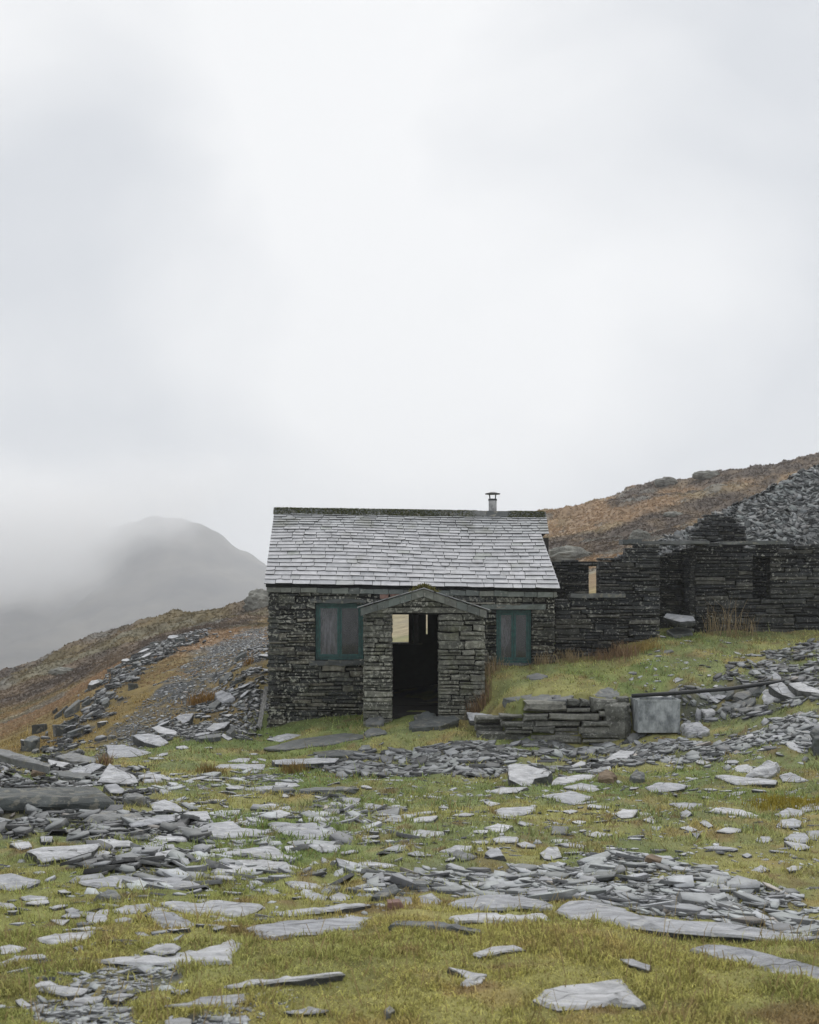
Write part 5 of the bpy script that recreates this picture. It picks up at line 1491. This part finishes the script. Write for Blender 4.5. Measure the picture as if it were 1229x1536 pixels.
def fill_region(key, count, smin, smax, power=2.2, **k):
    poly = np.array(REGW[key])
    pts = np.zeros((0, 2))
    while len(pts) < count:
        c = rng.uniform(poly.min(0), poly.max(0), (count * 2, 2))
        ja = np.clip(c[:, 1] / 14, .5, 1.4)
        jx = (fbm(c[:, 0] * 2.2, c[:, 1] * 2.2, 31, 3) - .5) * 0.9 * ja; jy = (fbm(c[:, 0] * 2.2, c[:, 1] * 2.2, 47, 3) - .5) * 0.9 * ja
        ok = in_poly(c[:, 0] + jx, c[:, 1] + jy, REGW[key])
        ok &= rng.random(len(c)) < sstep(.36, .54, fbm(c[:, 0] * 1.6, c[:, 1] * 1.6, 301, 3)) * .94 + {'scree': .35, 'track': .6}.get(key, .06)
        stray = rng.random(len(c)) < .10
        c = np.where(stray[:, None], c + rng.normal(0, 1, c.shape) * (.30 * ja)[:, None], c)
        pts = np.concatenate([pts, c[ok]])
    pts = pts[:count]
    size = smin + (smax - smin) * rng.random(count) ** power
    z = ground(pts[:, 0], pts[:, 1])
    return np.c_[pts, z], gnormal(pts[:, 0], pts[:, 1]), size

groups = []
def add_region(key, *a, tint=(.2, .36, .15), lift=0.0):
    p, n_, s = fill_region(key, *a)
    p[:, 2] += rng.random(len(p)) * lift
    groups.append((p, n_, s, slate_tint(len(p), *tint)))
def flush(name, label, cat, tilt, **k):
    p = np.concatenate([g[0] for g in groups]); n_ = np.concatenate([g[1] for g in groups]); s = np.concatenate([g[2] for g in groups]); c = np.concatenate([g[3] for g in groups])
    groups.clear()
    return tag(chips(name, p, n_, s, c, tilt=tilt, **k), label, cat)
add_region('scree', 6000, .014, .09, 2.0, lift=.006, tint=(.14, .36, .25))
add_region('scree', 1300, .06, .20, 2.2, lift=.012, tint=(.2, .42, .18))
add_region('scree', 120, .18, .42, 2.0, lift=.02, tint=(.24, .42, .1))
add_region('patch_a', 700, .010, .085, 3.0)
add_region('patch_b', 700, .010, .085, 3.0)
add_region('patch_c', 600, .010, .07, 3.0)
add_region('middle', 700, .03, .28, 3.0)
flush('slate_scree', 'spread of loose grey slate chips in the right foreground', 'slate chips', .11, thick=(.05, .12))
add_region('forecourt', 4200, .025, .40, 3.6, lift=.02, tint=(.13, .30, .3))
add_region('bank_low', 2400, .025, .32, 3.6, lift=.015, tint=(.17, .34, .2))
add_region('bank_high', 900, .045, .36, 2.8, lift=.03, tint=(.10, .26, .3))
flush('slate_rubble', 'carpet of broken slate in front of the hut and below the tank', 'slate rubble', .15, thick=(.05, .14))
add_region('pile', 3400, .03, .32, 2.8, lift=.05, tint=(.10, .28, .4))
flush('slate_debris', 'dark broken slate heaped around the massive block at left', 'slate rubble', .18, thick=(.05, .14))
add_region('track', 9500, .02, .13, 3.2, lift=.005, tint=(.13, .34, .2))
add_region('rubble', 4200, .03, .22, 3.0, lift=.02, tint=(.10, .27, .3))
add_region('verge', 2600, .04, .34, 2.8, lift=.08, tint=(.08, .22, .3))
flush('track_gravel', 'slaty gravel and rubble on the track left of the hut', 'gravel', .2)

# small shards strewn through the whole turf
REGW['meadow'] = [tuple(cast(a_, b_)[:2]) for a_, b_ in [(-60, 1460), (-60, 1270), (200, 1170), (420, 1150), (1000, 1140), (1290, 1100), (1290, 1340), (1000, 1290), (780, 1290), (560, 1380), (360, 1420), (200, 1500)]]
add_region('meadow', 5200, .02, .15, 3.0, tint=(.2, .45, .15))
REGW['pavement'] = [tuple(cast(a_, b_)[:2]) for a_, b_ in [(220, 1165), (420, 1160), (560, 1215), (660, 1290), (560, 1345), (300, 1335), (90, 1335), (230, 1260)]]
add_region('pavement', 1700, .04, .40, 3.4, tint=(.22, .45, .18))
REGW['terrace'] = [tuple(cast(a_, b_)[:2]) for a_, b_ in [(840, 1030), (960, 985), (1060, 955), (1229, 955), (1229, 990), (1060, 1030), (960, 1040)]]
add_region('terrace', 260, .04, .22, 3.0, tint=(.2, .4, .15))
flush('slate_shard', 'little slate shards strewn through the turf', 'slate chips', .16, thick=(.05, .14), sink=.5)
# slate tip behind the ruin
CR = [(930, 838, 30.2), (960, 824, 30.6), (985, 812, 31.2), (1040, 786, 32.2), (1100, 757, 33.6), (1160, 731, 34.8), (1229, 700, 36.2), (1330, 655, 38.2), (1480, 600, 41)]
crest = np.array([px2(*p) for p in CR])
def tip_pt(a, b):
    """a along the crest 0..1, b 0 foot, 1 crest, 1.5 back"""
    t = np.clip(a, 0, 1) * (len(crest) - 1); 
    k = np.arange(len(crest))
    c = np.stack([np.interp(t, k, crest[:, i]) for i in range(3)], -1)
    foot = np.stack([c[..., 0] * .80 + .3, np.full(np.shape(t), 28.3) , np.full(np.shape(t), 1.35)], -1)
    back = np.stack([c[..., 0] * 1.02 + .3, c[..., 1] + 5, c[..., 2] - 4.0], -1)
    bb = np.asarray(b)[..., None]
    p = np.where(bb <= 1, foot + (c - foot) * bb, c + (back - c) * (bb - 1) / .5)
    nz = (fbm(p[..., 0] * .5, p[..., 1] * .5, 401, 4) - .5) * .7 * np.clip(1 - np.abs(np.asarray(b) - .5) * .9, 0.25, 1)
    p[..., 2] += nz * (np.asarray(b) < 1.2)
    return p
A_, B_ = np.meshgrid(np.linspace(0, 1, 70), np.linspace(0, 1.5, 50))
tp = tip_pt(A_, B_)
idx = np.arange(A_.size).reshape(A_.shape)
q = np.stack([idx[:-1, :-1], idx[:-1, 1:], idx[1:, 1:], idx[1:, :-1]], -1).reshape(-1, 4)
tipc = mixc((.10, .105, .11), (.16, .165, .165), fbm(tp[..., 0] * 2, tp[..., 1] * 2, 411, 3)).reshape(-1, 3)
tip = fast_mesh('slate_tip', tp, q.ravel(), np.arange(len(q)) * 4, np.full(len(q), 4), M['ground'], tipc, 'structure', smooth=True)
n_ = 24000
a_ = rng.random(n_); b_ = rng.random(n_) ** .9 * 1.04
p0 = tip_pt(a_, b_); pa = tip_pt(np.clip(a_ + .01, 0, 1), b_); pb = tip_pt(a_, b_ + .01)
nn = np.cross(pa - p0 + 1e-9, pb - p0); nn /= np.linalg.norm(nn, axis=1)[:, None]
nn[nn[:, 2] < 0] *= -1
sz = .06 + .32 * rng.random(n_) ** 3.4
tag(chips('tip_slate', p0, nn, sz, slate_tint(n_, .05, .175, .3) * np.array([.95, 1.0, 1.0]), tilt=.34, thick=(.06, .16), sink=.15), 'steep tip of loose blue-grey slate waste behind the ruin', 'slate waste')

# ------------------------------------------------------------------ metal tank, pipe, planks
tk = thing('water_tank', (4.24, 20.65, -.62), 'open galvanised metal water tank on rubble at the end of the black pipe', 'tank')
tx0, tx1, ty0, ty1, tz0, tz1 = 3.88, 4.60, 20.30, 20.98, -.612, -.055
def wallbox(name, *b):
    o = boxes(name, [b], M['galv'], tk)
    md = o.modifiers.new('b', 'BEVEL'); md.width = .006; md.segments = 2
    return o
wallbox('front_panel', tx0, tx1, ty0, ty0 + .012, tz0, tz1)
wallbox('back_panel', tx0, tx1, ty1 - .012, ty1, tz0, tz1)
wallbox('side_panel', tx0, tx0 + .012, ty0 + .0125, ty1 - .0125, tz0, tz1)
wallbox('side_panel', tx1 - .012, tx1, ty0 + .0125, ty1 - .0125, tz0, tz1)
wallbox('base', tx0 + .0125, tx1 - .0125, ty0 + .0125, ty1 - .0125, tz0 + .003, tz0 + .015)
boxes('rim', [(tx0 - .012, tx1 + .012, ty0 - .012, ty0 - .001, tz1 - .028, tz1 + .006), (tx0 - .012, tx0 - .001, ty0 - .0009, ty1 + .012, tz1 - .028, tz1 + .005),
              (tx1 + .001, tx1 + .012, ty0 - .0009, ty1 + .012, tz1 - .028, tz1 + .005)], M['galv'], tk)
for k, (px, py, w) in enumerate(((962, 1106, .34), (990, 1107, .4), (1012, 1105, .3))):
    x = XE(px, 20.45)
    loose_piece(x, 20.5 + .05 * k, w, 'slab_dark', 900 + k, 'boulder', ('left', 'middle', 'right')[k] + ' supporting stone under the metal tank', 'boulder', 'stones under the tank', tilt=.02, thick=max(.03, -.625 - gz(x, 20.5 + .05 * k)))
pp = [(3.86, 20.75, -.02), (4.7, 20.8, .03), (5.6, 20.95, .09), (6.6, 21.2, .20), (7.4, 21.45, .31), (8.6, 21.8, .46), (10, 22.2, .66)]
V, F = tube(pp, .036, 12)
tag(mesh_obj('water_pipe', V, F, M['black'], smooth=True), 'long black plastic pipe sloping down to the metal tank', 'pipe')
# the pale plank leaning at the hut corner
def plank(name, p, q_, w, t, mat, label):
    p, q_ = Vector(p), Vector(q_)
    d = (q_ - p).normalized(); s = d.cross(Vector((0, 1, 0))).normalized() * w / 2; u = s.cross(d).normalized() * t / 2
    V = [tuple(e + a * s + b * u) for e in (p, p * .5 + q_ * .5 + u * .3, q_) for a, b in ((-1, -1), (1, -1), (1, 1), (-1, 1))]
    F = [(0, 1, 2, 3), (11, 10, 9, 8)] + [(4 * i + k, 4 * i + 4 + k, 4 * i + 4 + (k + 1) % 4, 4 * i + (k + 1) % 4) for i in range(2) for k in range(4)]
    return tag(mesh_obj(name, V, F, M[mat]), label, 'plank')
plank('wooden_plank', (-3.035, 24.0, gz(-3.035, 24.0) - .02), (-2.925, 24.45, -.12), .085, .03, 'wood', 'weathered pale plank leaning against the left corner of the hut')
plank('wooden_plank', px2(376, 1018, 27.2), px2(404, 1015, 27.4), .09, .05, 'wood', 'short weathered plank lying on the rubble bank behind the hut corner')

# ------------------------------------------------------------------ outcrops on the moor
def outcrop(px, py, Y, w, h, label, seed, d=None, ragged=.5):
    c = px2(px, py, Y)
    r = np.random.default_rng(seed)
    bm = bmesh.new()
    bmesh.ops.create_icosphere(bm, subdivisions=4, radius=1)
    co = np.array([v.co for v in bm.verts])
    f1 = fbm(co[:, 0] * 2 + seed, co[:, 1] * 2 + co[:, 2] * 1.7, seed, 4) - .5
    f2 = fbm(co[:, 0] * 5 + seed, co[:, 2] * 6 + co[:, 1] * 3, seed + 3, 3) - .5
    co = co * (1 + ragged * 1.3 * f1 + ragged * .7 * f2)[:, None]
    co = co * np.array([w / 2, (d or w * .5) / 2, h]) 
    for v, p in zip(bm.verts, co): v.co = p
    me = bpy.data.meshes.new('rock_outcrop'); bm.to_mesh(me); bm.free()
    o = link(me, 'rock_outcrop', M['rock'], None, (c.x, c.y, c.z))
    return tag(o, label, 'rock', 'grey rocks on the moor')
def on_hill(px, py, ymin=40):
    return cast(px, py, ymin)[1]
for px, py, w, h, lab, sd in ((850, 838, 2.3, .5, 'broad pale crag just behind the right end of the hut roof', 3), (961, 808, 1.0, .42, 'rounded pale boulder on the moor above the ruin', 4),
                              (1001, 724, 2.4, .55, 'dark rocky knob on the skyline, right hill', 6), (1062, 713, 2.6, .45, 'low rocky rise on the right skyline', 7),
                              (1010, 772, 1.2, .22, 'grey rock in the heather of the right hill', 9),
                              (392, 905, 2.2, .8, 'grey crag on the left skyline beside the hut', 11), (95, 1008, 1.3, .22, 'pale rock in the heather low on the left ridge', 13)):
    outcrop(px, py, on_hill(px, py + 3), w, h, lab, sd)

# ------------------------------------------------------------------ turf
GX0, GX1, GY0, GY1, GC = -9.0, 12.0, 2.4, 29.0, .025
mask = np.zeros((int((GY1 - GY0) / GC), int((GX1 - GX0) / GC)), bool)
for p in slab_polys:
    c = p.mean(0); d = np.linalg.norm(p - c, axis=1).mean()
    pp_ = c + (p - c) * (1 - .042 / max(d, .09))
    i0 = np.clip(((pp_.min(0) - (GX0, GY0)) / GC).astype(int), 0, None); i1 = ((pp_.max(0) - (GX0, GY0)) / GC).astype(int) + 2
    i1 = np.minimum(i1, mask.shape[::-1])
    if (i1 <= i0).any(): continue
    gx, gy = np.meshgrid(GX0 + (np.arange(i0[0], i1[0]) + .5) * GC, GY0 + (np.arange(i0[1], i1[1]) + .5) * GC)
    mask[i0[1]:i1[1], i0[0]:i1[0]] |= in_poly(gx, gy, [tuple(q) for q in pp_])
for (x0, x1, y0, y1) in ((-2.9, 2.95, 24.1, 28.3), (-.9, 1.45, 22.65, 24.2), (2.9, 4.35, 24.3, 25), (4.0, 5.4, 25.5, 26.2), (6.3, 11, 26.5, 27.5), (1.7, 4.2, 20.6, 20.85), (3.85, 4.6, 20.2, 21)):
    mask[int((y0 - GY0) / GC):int((y1 - GY0) / GC), int((x0 - GX0) / GC):int((x1 - GX0) / GC)] = True

def blades(name, x, y, z, h, w, colr, bend, two=True, label=None, cat=None, spread=1.0, kind='stuff'):
    n = len(x)
    az = rng.uniform(0, 2 * np.pi, n)
    dx, dy = np.cos(az), np.sin(az)
    fa = rng.uniform(0, 2 * np.pi, n)
    wx, wy = np.cos(fa) * w / 2, np.sin(fa) * w / 2
    lean = h * bend
    base = np.stack([x, y, z - .008], 1)
    wv = np.stack([wx, wy, np.zeros(n)], 1)
    tipv = base + np.stack([dx * lean, dy * lean, h * np.sqrt(np.clip(1 - bend ** 2, .05, 1))], 1)
    if two:
        mid_ = base + np.stack([dx * lean * .32, dy * lean * .32, h * .58], 1)
        Vv = np.stack([base - wv, base + wv, mid_ + wv * .8, mid_ - wv * .8, tipv], 1)
        b = (np.arange(n) * 5)[:, None]
        L = np.concatenate([b + np.array([[0, 1, 2, 3]]), b + np.array([[3, 2, 4]])], 1).ravel()
        st = ((np.arange(n) * 7)[:, None] + np.array([[0, 4]])).ravel(); tot = np.tile([4, 3], n)
        cc = np.repeat(colr, 5, 0)
    else:
        Vv = np.stack([base - wv, base + wv, tipv], 1)
        b = (np.arange(n) * 3)[:, None]
        L = (b + np.array([[0, 1, 2]])).ravel(); st = np.arange(n) * 3; tot = np.full(n, 3)
        cc = np.repeat(colr, 3, 0)
    o = fast_mesh(name, Vv, L, st, tot, M['blade'], cc, kind)
    return tag(o, label, cat)

def turf(y0, y1, dens, hh, ww, two, name, label):
    um = .56
    area = um * (y1 ** 2 - y0 ** 2)
    n = int(dens * area)
    y = np.sqrt(rng.uniform(y0 ** 2, y1 ** 2, n)); x = rng.uniform(-um, um, n) * y
    g = grid_sample(GR, x, y)
    clump = fbm(x * 5, y * 5, 211, 3)
    keep = rng.random(n) > g * .93
    keep &= rng.random(n) < .62 + .9 * sstep(.28, .6, clump)
    ix = ((x - GX0) / GC).astype(int); iy = ((y - GY0) / GC).astype(int)
    inside = (ix >= 0) & (ix < mask.shape[1]) & (iy >= 0) & (iy < mask.shape[0])
    mm = np.zeros(n, bool); mm[inside] = mask[iy[inside], ix[inside]]
    keep &= ~mm
    x, y = x[keep], y[keep]
    clump = clump[keep]
    n = len(x)
    h = hh * rng.uniform(.5, 1.35, n) * (.78 + 1.15 * sstep(.46, .76, clump))
    c = turf_col(x, y) * (.42 + 1.3 * rng.random(n) ** 1.3)[:, None]
    lng = rng.random(n) < .035
    h = np.where(lng, h * rng.uniform(1.6, 2.8, n), h)
    straw = (rng.random(n) < .09) | (lng & (rng.random(n) < .5))
    c[straw] = np.array([.34, .27, .13]) * rng.uniform(.7, 1.15, straw.sum())[:, None]
    blades(name, x, y, ground(x, y), h, ww * rng.uniform(.7, 1.3, n), c, rng.uniform(.3, .97, n), two, label, 'grass')
turf(3.6, 6.6, 15500, .024, .0052, True, 'turf_grass', 'yellowish mossy turf in the immediate foreground')
turf(6.6, 10.5, 6000, .025, .0075, False, 'turf_grass', 'short turf between the foreground slabs')
turf(10.5, 17, 1300, .042, .013, False, 'turf_grass', 'short green turf in the middle of the ground')
turf(17, 29, 460, .05, .022, False, 'turf_grass', 'short turf before the hut and on the terrace')
# grass crowding the edges of the slabs
ex, ey = [], []
for p in slab_polys:
    c = p.mean(0)
    if c[1] > 15: continue
    for k in range(len(p)):
        q0, q1 = p[k], p[(k + 1) % len(p)]
        L_ = np.linalg.norm(q1 - q0)
        m_ = int(L_ * (230 if c[1] < 8 else 110))
        if m_ < 1: continue
        t_ = rng.random(m_)[:, None]
        e_ = q0 + (q1 - q0) * t_
        o_ = (e_ - c); o_ /= np.linalg.norm(o_, axis=1)[:, None] + 1e-6
        e_ = e_ + o_ * rng.uniform(-.015, .05, m_)[:, None]
        ex.append(e_[:, 0]); ey.append(e_[:, 1])
ex, ey = np.concatenate(ex), np.concatenate(ey)
kk = (rng.random(len(ex)) < sstep(.35, .6, fbm(ex * 4, ey * 4, 601, 3)) * .95) & (rng.random(len(ex)) > grid_sample(GR, ex, ey) * .9) & (ey > 2.5)
ex, ey = ex[kk], ey[kk]; n = len(ex)
blades('edge_grass', ex, ey, ground(ex, ey), rng.uniform(.03, .085, n) * np.clip(ey / 8, .8, 1.3), rng.uniform(.004, .007, n) * np.clip(ey / 6, 1, 2.2), turf_col(ex, ey) * (.45 + 1.1 * rng.random(n))[:, None], rng.uniform(.2, .9, n), True, 'longer grass crowding the edges of the near slabs', 'grass')
# dry stalks over the near turf
n = 320
y = rng.uniform(4.4, 7.2, n); x = rng.uniform(-.4, .4, n) * y
kk = ~mask[((y - GY0) / GC).astype(int), ((x - GX0) / GC).astype(int)]
x, y = x[kk], y[kk]; n = len(x)
blades('dry_stalk', x, y, ground(x, y), rng.uniform(.10, .28, n), np.full(n, .004), np.array([.40, .31, .16]) * rng.uniform(.6, 1.1, n)[:, None], rng.uniform(.5, .97, n), True, 'thin dry straw stalks lying over the near turf', 'grass')

# moor vegetation on the slopes
def moor(n, y0, y1, u0, u1, name, label):
    v = rng.uniform(math.log(y0), math.log(y1), n); y = np.exp(v); x = rng.uniform(u0, u1, n) * y
    g = grid_sample(GR, x, y); k = rng.random(n) > g
    x, y = x[k], y[k]; n = len(x)
    z = ground(x, y)
    c = heath_col(x, y, z) * rng.uniform(.85, 1.55, n)[:, None]
    s = np.clip(y / 80, .35, 1.4)
    blades(name, x, y, z, rng.uniform(.05, .17, n) * s, rng.uniform(.12, .34, n) * s, c, rng.uniform(.2, .9, n), False, label, 'heather')
moor(70000, 30, 105, -.42, -.06, 'moor_heather', 'brown heather and bleached grass on the left ridge')
moor(90000, 40, 150, .05, .45, 'moor_heather', 'rust-brown moor grass and heather on the right hill')

# tussocks of long dead grass
def tussock(x, y, r, h, n, c, label, name='grass_tussock', dens_lean=.75, w=.010):
    q = rng.normal(0, r * .45, (n, 2))
    xx, yy = x + q[:, 0], y + q[:, 1]
    zz = ground(xx, yy)
    hh = h * rng.uniform(.4, 1.1, n)
    bend = rng.uniform(.1, dens_lean, n)
    cc = np.array(c) * rng.uniform(.6, 1.35, n)[:, None]
    o = blades(name, xx, yy, zz, hh, np.full(n, w) * rng.uniform(.6, 1.3, n), cc, bend, True, label, 'grass tussock', kind='thing')
    me = o.data
    org = np.array([x, y, float(ground(x, y))])
    me.transform(__import__('mathutils').Matrix.Translation(tuple(-org))); o.location = tuple(org)
    o['group'] = 'dead grass tussocks'
    return o
RUST, STRAW = (.29, .20, .125), (.36, .28, .17)
for px, py, Y, r, h, n, c, lab in (
    (718, 1035, 22.7, .22, .42, 420, RUST, 'rusty dead grass tussock against the right side of the porch'),
    (738, 1012, 23.6, .28, .36, 150, STRAW, 'straw tussock below the right window'),
    (815, 990, 23.95, .22, .34, 90, STRAW, 'thin straw tussock beside the right window frame'),
    (855, 985, 24.1, .32, .32, 130, STRAW, 'straw tussock at the foot of the low ruin wall'),
    (905, 985, 24.0, .35, .26, 170, RUST, 'low rusty tussock at the end of the low ruin wall'),
    (935, 980, 24.1, .38, .36, 260, RUST, 'biggest rusty tussock below the dark ruin wall'),
    (965, 975, 24.6, .34, .2, 420, (.38, .29, .11), 'ochre grass mound below the dark ruin wall'),
    (1072, 945, 26.1, .25, .75, 40, STRAW, 'tall sparse stalks before the right ruin wall, left clump'),
    (1097, 945, 26.1, .25, .95, 50, STRAW, 'tallest sparse stalks before the right ruin wall'),
    (1124, 945, 26.1, .2, .6, 40, STRAW, 'short sparse stalks before the right ruin wall, right clump'),
    (156, 1141, 19.5, .12, .26, 160, RUST, 'small reddish tuft beside the bright slab at the track foot'),
    (298, 1050, 26.5, .3, .34, 240, (.30, .18, .06), 'orange tuft on the bank left of the hut'),
    (318, 1058, 26.3, .2, .28, 160, (.30, .18, .06), 'orange tuft beside the angular grey block'),
    (372, 1002, 28.5, .15, .25, 110, (.30, .18, .06), 'little orange tuft behind the hut corner'),
    (440, 1158, 18.5, .22, .22, 260, (.24, .17, .06), 'brown tuft hanging over the step slab before the hut'),
    (318, 1163, 17.8, .22, .2, 240, (.22, .16, .06), 'brown tuft at the left end of the step slab'),
    (1195, 1203, 13.5, .5, .13, 1400, (.30, .25, .05), 'yellow moss mound near the right edge')):
    tussock(XE(px, Y), Y, r, h, n, c, lab)

# moss on the roof ridge and on the porch peak
def moss_part(name, xs, ys, zs, h, parent, c=(.085, .092, .025)):
    n = len(xs)
    cc = np.array(c) * rng.uniform(.5, 1.5, n)[:, None]
    o = blades(name, xs, ys, zs, h, np.full(n, .045), cc, rng.uniform(.3, .97, n), False)
    o.parent = parent
    org = ORG[hut.name]
    o.data.transform(__import__('mathutils').Matrix.Translation(tuple(-org)))
    return o
n = 9000
xs = rng.uniform(-2.95, 2.95, n)
dm = sstep(.36, .56, fbm(xs * 1.6, xs * 0 + 3, 501, 3) + np.interp(xs, [-3, 0.2, 1.2, 3], [.30, .20, .07, .16]))
xs = xs[rng.random(n) < dm]; n = len(xs)
off = rng.uniform(-.17, .06, n)
zr = np.array([RIDGE(x) for x in xs]) + .045 - np.clip(-off - .05, 0, 1) * 1.15
moss_part('moss', xs, RY + off, zr, rng.uniform(.012, .035, n), roof)
n = 700
xs = .27 + rng.normal(0, .09, n); ys = YP + rng.uniform(-.06, .3, n)
moss_part('moss', xs, ys, APZ + .03 - np.abs(xs - .27) * .33, rng.uniform(.03, .13, n), porch, (.13, .12, .04))

# ------------------------------------------------------------------ air: even haze, and the mist on the mountain
def volume_mat(name, colr, dens, aniso=0.0):
    m, n, l = new_mat(name)
    out = N(n, 'ShaderNodeOutputMaterial')
    v = N(n, 'ShaderNodeVolumePrincipled', {'Color': (*colr, 1), 'Density': dens, 'Anisotropy': aniso})
    l.new(v.outputs['Volume'], out.inputs['Volume'])
    return m, n, l, v
hm, *_ = volume_mat('haze', (0.95, 0.97, 1.0), 0.00058, 0.5)
V, F = box(-3050, 3050, -300, 3050, -257, 150)
hz = mesh_obj('haze', V, F, hm); hz['kind'] = 'stuff'

mm_, n, l, v = volume_mat('mist', (0.998, 0.999, 1.0), 0.0, 0.5)
g = N(n, 'ShaderNodeNewGeometry')
sp = N(n, 'ShaderNodeSeparateXYZ'); l.new(g.outputs['Position'], sp.inputs['Vector'])
tn = N(n, 'ShaderNodeTexNoise', {'Scale': 0.007, 'Detail': 5.0, 'Roughness': 0.6}); l.new(g.outputs['Position'], tn.inputs['Vector'])
def math_(op, a, b):
    m_ = N(n, 'ShaderNodeMath', operation=op)
    for i, x_ in enumerate((a, b)):
        if isinstance(x_, (int, float)): m_.inputs[i].default_value = x_
        else: l.new(x_, m_.inputs[i])
    return m_.outputs['Value']
def soft(val, lo, hi):
    r_ = N(n, 'ShaderNodeMapRange', {'From Min': lo, 'From Max': hi, 'To Min': 0.0, 'To Max': 1.0}, interpolation_type='SMOOTHSTEP')
    l.new(val, r_.inputs['Value'])
    return r_.outputs['Result']
nz_ = math_('MULTIPLY', math_('SUBTRACT', tn.outputs['Fac'], 0.5), 420.0)
edge = math_('ADD', math_('SUBTRACT', math_('MULTIPLY', sp.outputs['Z'], 1.25), sp.outputs['X']), nz_)      # thicker to the left and upwards
fx = soft(edge, 300.0, 470.0)
fz = soft(math_('ADD', sp.outputs['Z'], math_('MULTIPLY', nz_, 0.5)), -28.0, 35.0)
ft = soft(math_('ADD', sp.outputs['Z'], math_('MULTIPLY', nz_, -0.35)), 150.0, 62.0)
dn = math_('MULTIPLY', math_('MULTIPLY', fx, fz), math_('MULTIPLY', ft, 0.014))
l.new(dn, v.inputs['Density'])
V, F = box(-1150, -120, 980, 1330, -60, 149)
ms = mesh_obj('mist_bank', V, F, mm_); tag(ms, 'pale mist hanging over the upper left of the far mountain', 'mist', None, 'stuff')

LAND += [(-2.9, 24.1, 'left corner of the hut'), (4.24, 20.4, 'metal tank'), (7.4, 21.45, 'black pipe'), (2.8, 20.7, 'retaining wall'), (5.9, 25.6, 'doorway gap of the ruin'), (-2.95, 24.1, 'plank leaning on the hut'), (-5.5, 26.5, 'orange tuft on the bank'),
         (vw[1][0], vw[1][1], 'lower end of the track'), (vw[3][0], vw[3][1], 'bend of the track rubble'), (vw[5][0], vw[5][1], 'top end of the track rubble')]
CUT = (' with ', ' in ', ' on ', ' at ', ' behind ', ',', ' below ', ' left of', ' right of', ' jutting', ' lying', ' propped', ' resting', ' between ', ' set ', ' tapering', ' just ', ' against ', ' standing', ' under ', ' half ', ' sticking', ' near ', ' pointing', ' rising', ' showing', ' above ', ' tucked', ' leaning', ' beside ', ' wedged', ' beneath ', ' cut ', ' alone', ' along', ' of slate')
used = {}
PENDING.sort(key=lambda r: -r[3])
for o, x, y, size, mat, noun in PENDING:
    near_ = sorted(LAND, key=lambda q_: (q_[0] - x) ** 2 + ((q_[1] - y) * .8) ** 2)[:4]
    sz_ = 'large' if size > .5 else 'medium' if size > .28 else 'small'
    tone_ = 'dark' if 'dark' in mat else 'pale'
    done = False
    for lx, ly, lab in near_:
        short = lab
        if lab.split()[0] not in ('left', 'doorway', 'lower', 'top', 'bend', 'orange', 'plank'):
            for c_ in CUT:
                i = short.find(c_)
                if i > 0: short = short[:i]
        dx, dy = x - lx, y - ly
        d_ = ('left of' if dx < 0 else 'right of') if abs(dx) > 2.2 * abs(dy) else ('in front of' if dy < 0 else 'behind') if abs(dy) > 2.2 * abs(dx) else ('in front and to the ' if dy < 0 else 'behind and to the ') + ('left of' if dx < 0 else 'right of')
        text = f'{sz_} {tone_} {noun} {d_} the {short}'
        if text not in used and len(text.split()) <= 16:
            used[text] = o; o['label'] = text; done = True
            break
    if not done:
        lx, ly, lab = near_[0]
